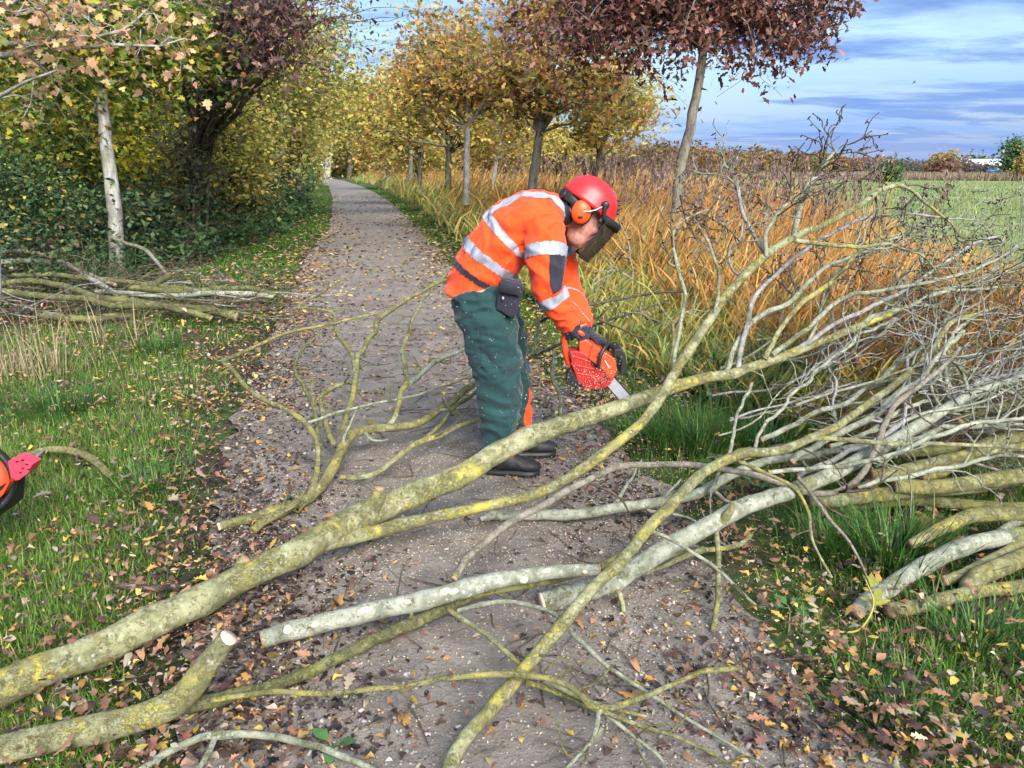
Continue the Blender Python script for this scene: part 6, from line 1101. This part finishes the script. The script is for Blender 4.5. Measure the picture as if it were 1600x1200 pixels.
# visor: bent gauze panel in a black frame
mb = MB(); n, m = 18, 8; V2 = []
def VZ(th, d): return H(.010+.150*math.cos(th)+.005*d-.03*d*d, .066-.225*d, .122*math.sin(th))
A1 = 1.12
for i in range(m+1):
    for j in range(n+1): V2.append(VZ((-A1+2*A1*j/n)*(1-.10*(i/m)**2), i/m))
mb.add(V2, [(i*(n+1)+j, i*(n+1)+j+1, (i+1)*(n+1)+j+1, (i+1)*(n+1)+j) for i in range(m) for j in range(n)]); vis = mb.build('visor_gauze', M_GAUZE, helmet)
mb = MB(); ths = np.linspace(-A1, A1, 15); lo = [VZ(t*.9, 1.0) for t in ths]; hi = [VZ(t, 0) for t in ths]; sl = [VZ(-A1*(1-.1*d*d), d) for d in np.linspace(0, 1, 7)]; sr = [VZ(A1*(1-.1*d*d), d) for d in np.linspace(0, 1, 7)]
for q, r0 in ((lo, .0055), (sl, .005), (sr, .005)): tube(mb, q, [r0]*len(q), 7)
mb.build('visor_frame', M_BLK, helmet); mb = MB()
V2 = [];
for t in np.linspace(-1.35, 1.35, 19): V2 += [VZ(t, -.02)+u_*.012+f_*.012, VZ(t, .12)+f_*.012, VZ(t, .12)-f_*.004, VZ(t, -.02)+u_*.012-f_*.006]
mb.add(V2, [(4*j+a, 4*j+(a+1) % 4, 4*j+4+(a+1) % 4, 4*j+4+a) for j in range(18) for a in range(4)]+[(0, 1, 2, 3), (75, 74, 73, 72)]); mb.build('visor_holder', M_BLK, helmet)
# ---------------------------------------------------------------- the chainsaw in his hands
SY = 3.83
saw = empty('chainsaw', tuple(PY(920, 570, SY)), 'orange chainsaw with steel bar cutting into the felled trunk', 'chainsaw')
def slab(px, Y0, Y1, name, mat, parent, bev=.006):
    """profile seen from the side, given real thickness across and bevelled edges"""
    Ym = (Y0+Y1)/2; q = [PY(u, v, Ym) for u, v in px]; k = len(q); me = bpy.data.meshes.new(name); bm = bmesh.new()
    a = [bm.verts.new((p[0], Y0, p[2])) for p in q]; b = [bm.verts.new((p[0], Y1, p[2])) for p in q]
    bm.faces.new(a); bm.faces.new(b[::-1])
    for i in range(k): bm.faces.new((a[i], b[i], b[(i+1) % k], a[(i+1) % k]))
    bmesh.ops.recalc_face_normals(bm, faces=bm.faces)
    if bev: bmesh.ops.bevel(bm, geom=list(bm.edges), offset=bev, segments=2, affect='EDGES', profile=.6)
    bm.to_mesh(me); bm.free(); return link(name, me, mat, parent, False)
slab([(889, 545), (906, 546), (926, 558), (940, 556), (958, 566), (961, 578), (954, 594), (943, 602), (915, 604), (901, 590), (893, 568)], SY-.055, SY+.055, 'engine_housing', M_SAWD, saw, .0035)
slab([(925, 535), (936, 542), (958, 556), (962, 574), (953, 590), (944, 577), (926, 562), (918, 556)], SY-.068, SY+.05, 'clutch_cover', M_SAW, saw, .0035); slab([(904, 530), (914, 527), (928, 538), (924, 553), (916, 558), (904, 549)], SY-.05, SY+.05, 'top_cover', M_SAW, saw)
for (u0, v0, u1, v1) in [(895, 556, 925, 566), (898, 570, 934, 578), (902, 583, 940, 590)]:
    mb = MB(); tube(mb, [PY(u0, v0, SY-.057), PY(u1, v1, SY-.057)], [.0025]*2, 5); mb.build('cooling_rib', M_SAW, saw)
for (u0, v0, u1, v1) in [(932, 556, 938, 562), (935, 551, 941, 557)]: mb = MB(); tube(mb, [PY(u0, v0, SY-.069), PY(u1, v1, SY-.069)], [.002]*2, 5); mb.build('vent_slot', M_BLK, saw)
mb = MB(); tube(mb, [PY(945, 563, SY-.0685), PY(952, 575, SY-.0685)], [.0018]*2, 5); mb.build('lettering', M_SIGN, saw)
for (u, v) in [(949, 588), (941, 596)]: mb = MB(); tube(mb, [PY(u, v, SY-.075), PY(u, v, SY-.05)], [.008]*2, 6); mb.build('bar_nut', M_CHAIN, saw, False)
HP, HR = spline([PY(u, v, SY) for u, v in [(900, 588), (889, 568), (883, 545), (882, 526), (889, 517), (905, 527), (922, 541), (930, 550)]], np.array([11, 10, 10, 10, 10, 10, 11, 11])*.5*S_*.95, n=5); mb = MB(); tube(mb, HP, HR, 10); mb.build('rear_handle', M_SAW, saw)
slab([(884, 584), (891, 572), (898, 584), (903, 594), (896, 601), (885, 598)], SY-.05, SY+.03, 'hand_guard_base', M_BLK, saw, .004); slab([(905, 541), (911, 545), (908, 553), (901, 548)], SY-.012, SY+.012, 'throttle_trigger', M_BLK, saw, .002); slab([(922, 560), (936, 566), (938, 574), (924, 570)], SY-.06, SY-.02, 'air_intake', M_BLK, saw, .003)
FH = [PY(935, 575, SY-.085), PY(938, 556, SY-.088), PY(945, 543, SY-.07), PY(950, 538, SY-.03), PY(952, 537, SY+.04), PY(950, 543, SY+.085), PY(944, 570, SY+.09), PY(938, 590, SY+.07)]; P2, R2 = spline(FH, [.010]*8, n=5); mb = MB(); tube(mb, P2, R2, 10); mb.build('front_handle', M_BLK, saw)
slab([(957, 541), (966, 540), (974, 547), (977, 572), (972, 581), (966, 579), (968, 560), (963, 551), (956, 549)], SY-.08, SY+.08, 'brake_guard', M_BLK, saw, .004)
def barpoly(w, ext):
    d = nrm([38, 43, 0])[:2]; nn = np.array([-d[1], d[0]]); a = np.array([938, 578.0]); L = 78+ext; pts = []
    for t in np.linspace(-90, 90, 9): pts.append(a+d*(L-w)+w*(d*math.cos(R(t))+nn*math.sin(R(t))))
    return [tuple(a-nn*w)]+[tuple(p) for p in pts]+[tuple(a+nn*w)]
slab(barpoly(8.0, 0), SY-.034, SY-.029, 'guide_bar', M_STEEL, saw, 0); cb = slab(barpoly(9.6, 2), SY-.0335, SY-.0295, 'chain', M_CHAIN, saw, 0)
bp = barpoly(8.8, 2)
for i in range(34):
    t = i/33; a, b = (np.array(bp[1])*(1-t)+np.array(bp[0])*t, 0) if i % 2 else (np.array(bp[-1])*(1-t)+np.array(bp[-2])*t, 0); q = PY(a[0], a[1], SY-.0315); mb = MB(); box(mb, q, (.006, .006, .006), .4); mb.build('chain_tooth', M_CHAIN, cb, False)
# gloved hands: palm plus five bent fingers, closed on the handles
def hand(name, wrist, palm, axis, out, rad, side, nth):
    """axis: handle direction, out: from handle centre to the back of the hand; fingers wrap round the handle"""
    axis, out = nrm(axis), nrm(out); dn = np.cross(axis, out)*side; mb = MB()
    eloft(mb, [wrist, wrist*.5+palm*.5+out*.006, palm+out*.012], [.032, .036, .040], [.026, .022, .018], lat=tuple(axis)); eloft(mb, [palm-axis*.038+out*.01, palm+out*.014, palm+axis*.038+out*.01], [.024, .03, .024], [.014, .016, .014], lat=tuple(dn))
    g = [mb]
    for i, (o, ln) in enumerate([(-.033, .85), (-.011, 1.0), (.011, .97), (.033, .8)]):
        P = []; 
        for t in np.linspace(.25, 3.3*ln, 6): P.append(palm-out*rad*.9+axis*o+(out*math.cos(t)+dn*math.sin(t))*(rad+.012))
        tube(mb, *spline(P, [.0125, .012, .0115, .011, .010, .008], n=3), 9)
    P = [palm-axis*.03*nth+out*.006-dn*.012, palm-axis*.048*nth-dn*.032-out*.004, palm-axis*.04*nth-dn*.036-out*(rad+.012), palm-axis*.022*nth-dn*.022-out*(rad*1.7+.012)]; tube(mb, *spline(P, [.015, .0135, .012, .009], n=3), 9)
    return link(name, wrinkle(remesh(mb, .0042, 3), .0015, (40, 40, 40)), M_NAVY, person)
hx = nrm(PY(922, 541, SY)-PY(889, 517, SY))
gl = hand('glove', PY(894, 512, 3.81), PY(906, 525, SY-.022), hx, (.1, -.9, .42), .016, -1, 1); gl2 = hand('glove', PY(914, 516, 3.99), PY(938, 540, SY+.045)+np.array([0, 0, .016]), (0.05, 1, .05), (-.35, .05, .93), .012, 1, -1)
for q0, q1, yy in [((893, 512), (901, 519), 3.805), ((914, 517), (924, 526), 3.97)]: mb = MB(); eloft(mb, [PY(*q0, yy), PY(*q1, yy-.005)], [.040, .038], [.040, .036]); link('glove_cuff', remesh(mb, .005, 3), M_NAVY, gl)
mb = MB(); q = PY(908, 521, SY-.06); ellipsoid(mb, q, [hx, np.array([0, 1, 0]), np.cross(hx, [0, 1, 0])], (.022, .006, .012), 12, 8); mb.build('knuckle_panel', M_SAW, gl)
# sawdust in the air and spraying from the cut
n = 220; uu = np.where(rng.random(n) < .55, rng.normal(800, 60, n), rng.normal(930, 40, n)); vv = np.where(uu < 870, rng.normal(560, 75, n), rng.normal(600, 45, n)); yy = rng.uniform(3.25, 3.75, n); pos = np.array([PY(a, b, c) for a, b, c in zip(uu, vv, yy)]); fx, fy_, fz = rand_frames(n, 0)
TB = ([(-1, -.6, -.3), (1, -.5, -.3), (1, .6, -.2), (-1, .5, -.3), (-.8, -.4, .3), (.9, -.5, .35), (.8, .4, .3), (-.9, .5, .2)], [(0, 3, 2, 1), (4, 5, 6, 7), (0, 1, 5, 4), (1, 2, 6, 5), (2, 3, 7, 6), (3, 0, 4, 7)])
tag(link('flying_sawdust', instanced('flying_sawdust', *TB, pos, fx, fy_, fz, np.stack([rng.uniform(.0012, .0045, n), rng.uniform(.001, .0022, n), rng.uniform(.0008, .002, n)], 1), palette(n, [(.8, .74, .6), (.85, .82, .75)], [1, 1])), M_LEAFD, None, False), 'pale sawdust flakes flying from the saw past the green trousers', 'sawdust', kind='stuff')
n = 260; pos = np.array([PY(a, b, c) for a, b, c in zip(rng.normal(935, 22, n), rng.normal(592, 14, n), rng.uniform(SY-.12, SY-.07, n))]); fx, fy_, fz = rand_frames(n, 0)
tag(link('saw_spray', instanced('saw_spray', *TB, pos, fx, fy_, fz, rng.uniform(.0010, .0026, n), palette(n, [(.8, .74, .6)], [1])), M_LEAFD, None, False), 'dense spray of sawdust against the red side of the chainsaw', 'sawdust', kind='stuff')
# ---------------------------------------------------------------- second machine at the left edge, only its end in view
mY = 3.05; mach2 = empty('orange_machine', tuple(PZ(-10, 800)), 'orange and black power tool in the grass, cut off by the left edge', 'power tool')
def disc(c, nrm_, r0, r1, th, name, mat, parent, n=32):
    d = nrm(nrm_); a = nrm(np.cross(d, [0, 0, 1])); b = np.cross(d, a); mb = MB(); V2 = []
    for rr, h in ((r0, 0), (r1, 0), (r1, th), (r0, th)):
        V2 += [c+d*h+rr*(math.cos(2*math.pi*j/n)*a*.75+math.sin(2*math.pi*j/n)*b) for j in range(n)]
    F = [(q*n+j, q*n+(j+1) % n, ((q+1) % 4)*n+(j+1) % n, ((q+1) % 4)*n+j) for q in range(4) for j in range(n)]; mb.add(V2, F); return mb.build(name, mat, parent)
mc = PY(-18, 748, mY)+np.array([0, 0, .0]); nd = (.35, -.9, .2); disc(mc, nd, .115, .142, .05, 'rim', M_BLK, mach2); disc(mc-nrm(nd)*.01, nd, .004, .117, .03, 'starter_cover', M_SAW, mach2); disc(mc+nrm(nd)*.02, nd, .002, .05, .02, 'starter_hub', M_BLK, mach2)
slab([(-60, 790), (-20, 788), (5, 770), (18, 748), (22, 755), (18, 790), (5, 803), (-60, 812)], mY-.06, mY+.12, 'base_casing', M_BLK, mach2, .01); slab([(-30, 785), (-10, 778), (8, 762), (18, 748), (18, 753), (9, 770), (-8, 786), (-28, 793)], mY-.068, mY-.03, 'stripe', M_SAW, mach2, .002)
pl = slab([(20, 716), (31, 711), (42, 714), (58, 721), (52, 734), (38, 745), (28, 747), (24, 738)], mY-.02, mY+.05, 'hand_guard', plain('guard_pink_red', (.80, .05, .09), .4), mach2, .004)
for (u, v) in [(27, 721), (35, 719), (42, 725), (36, 731), (45, 733), (32, 738)]: mb = MB(); box(mb, PY(u, v, mY-.021), (.012, .006, .006), .3); mb.build('slot', M_BLK, pl, False)
# a pair of birds over the field
for (u, v, Y, s, lab) in [(1428, 128, 60, .3, 'dark bird high over the meadow'), (1354, 190, 55, .45, 'dark bird gliding lower over the meadow')]:
    c = PY(u, v, Y); mb = MB(); ax = [nrm([.5, .2, .8]), nrm([.8, .1, -.5]), np.array([0, 1.0, 0])]; ellipsoid(mb, c, ax, (s*.5, s*.11, s*.12), 10, 6)
    for sg in (-1, 1): mb.add([c+ax[0]*s*.15, c-ax[0]*s*.15, c-ax[0]*s*.25+ax[2]*sg*s*.8+ax[1]*s*.15, c+ax[2]*sg*s*.6+ax[1]*s*.2], [(0, 1, 2, 3)])
    tag(mb.build('flying_bird', M_BLK), lab, 'bird', 'birds over the meadow')
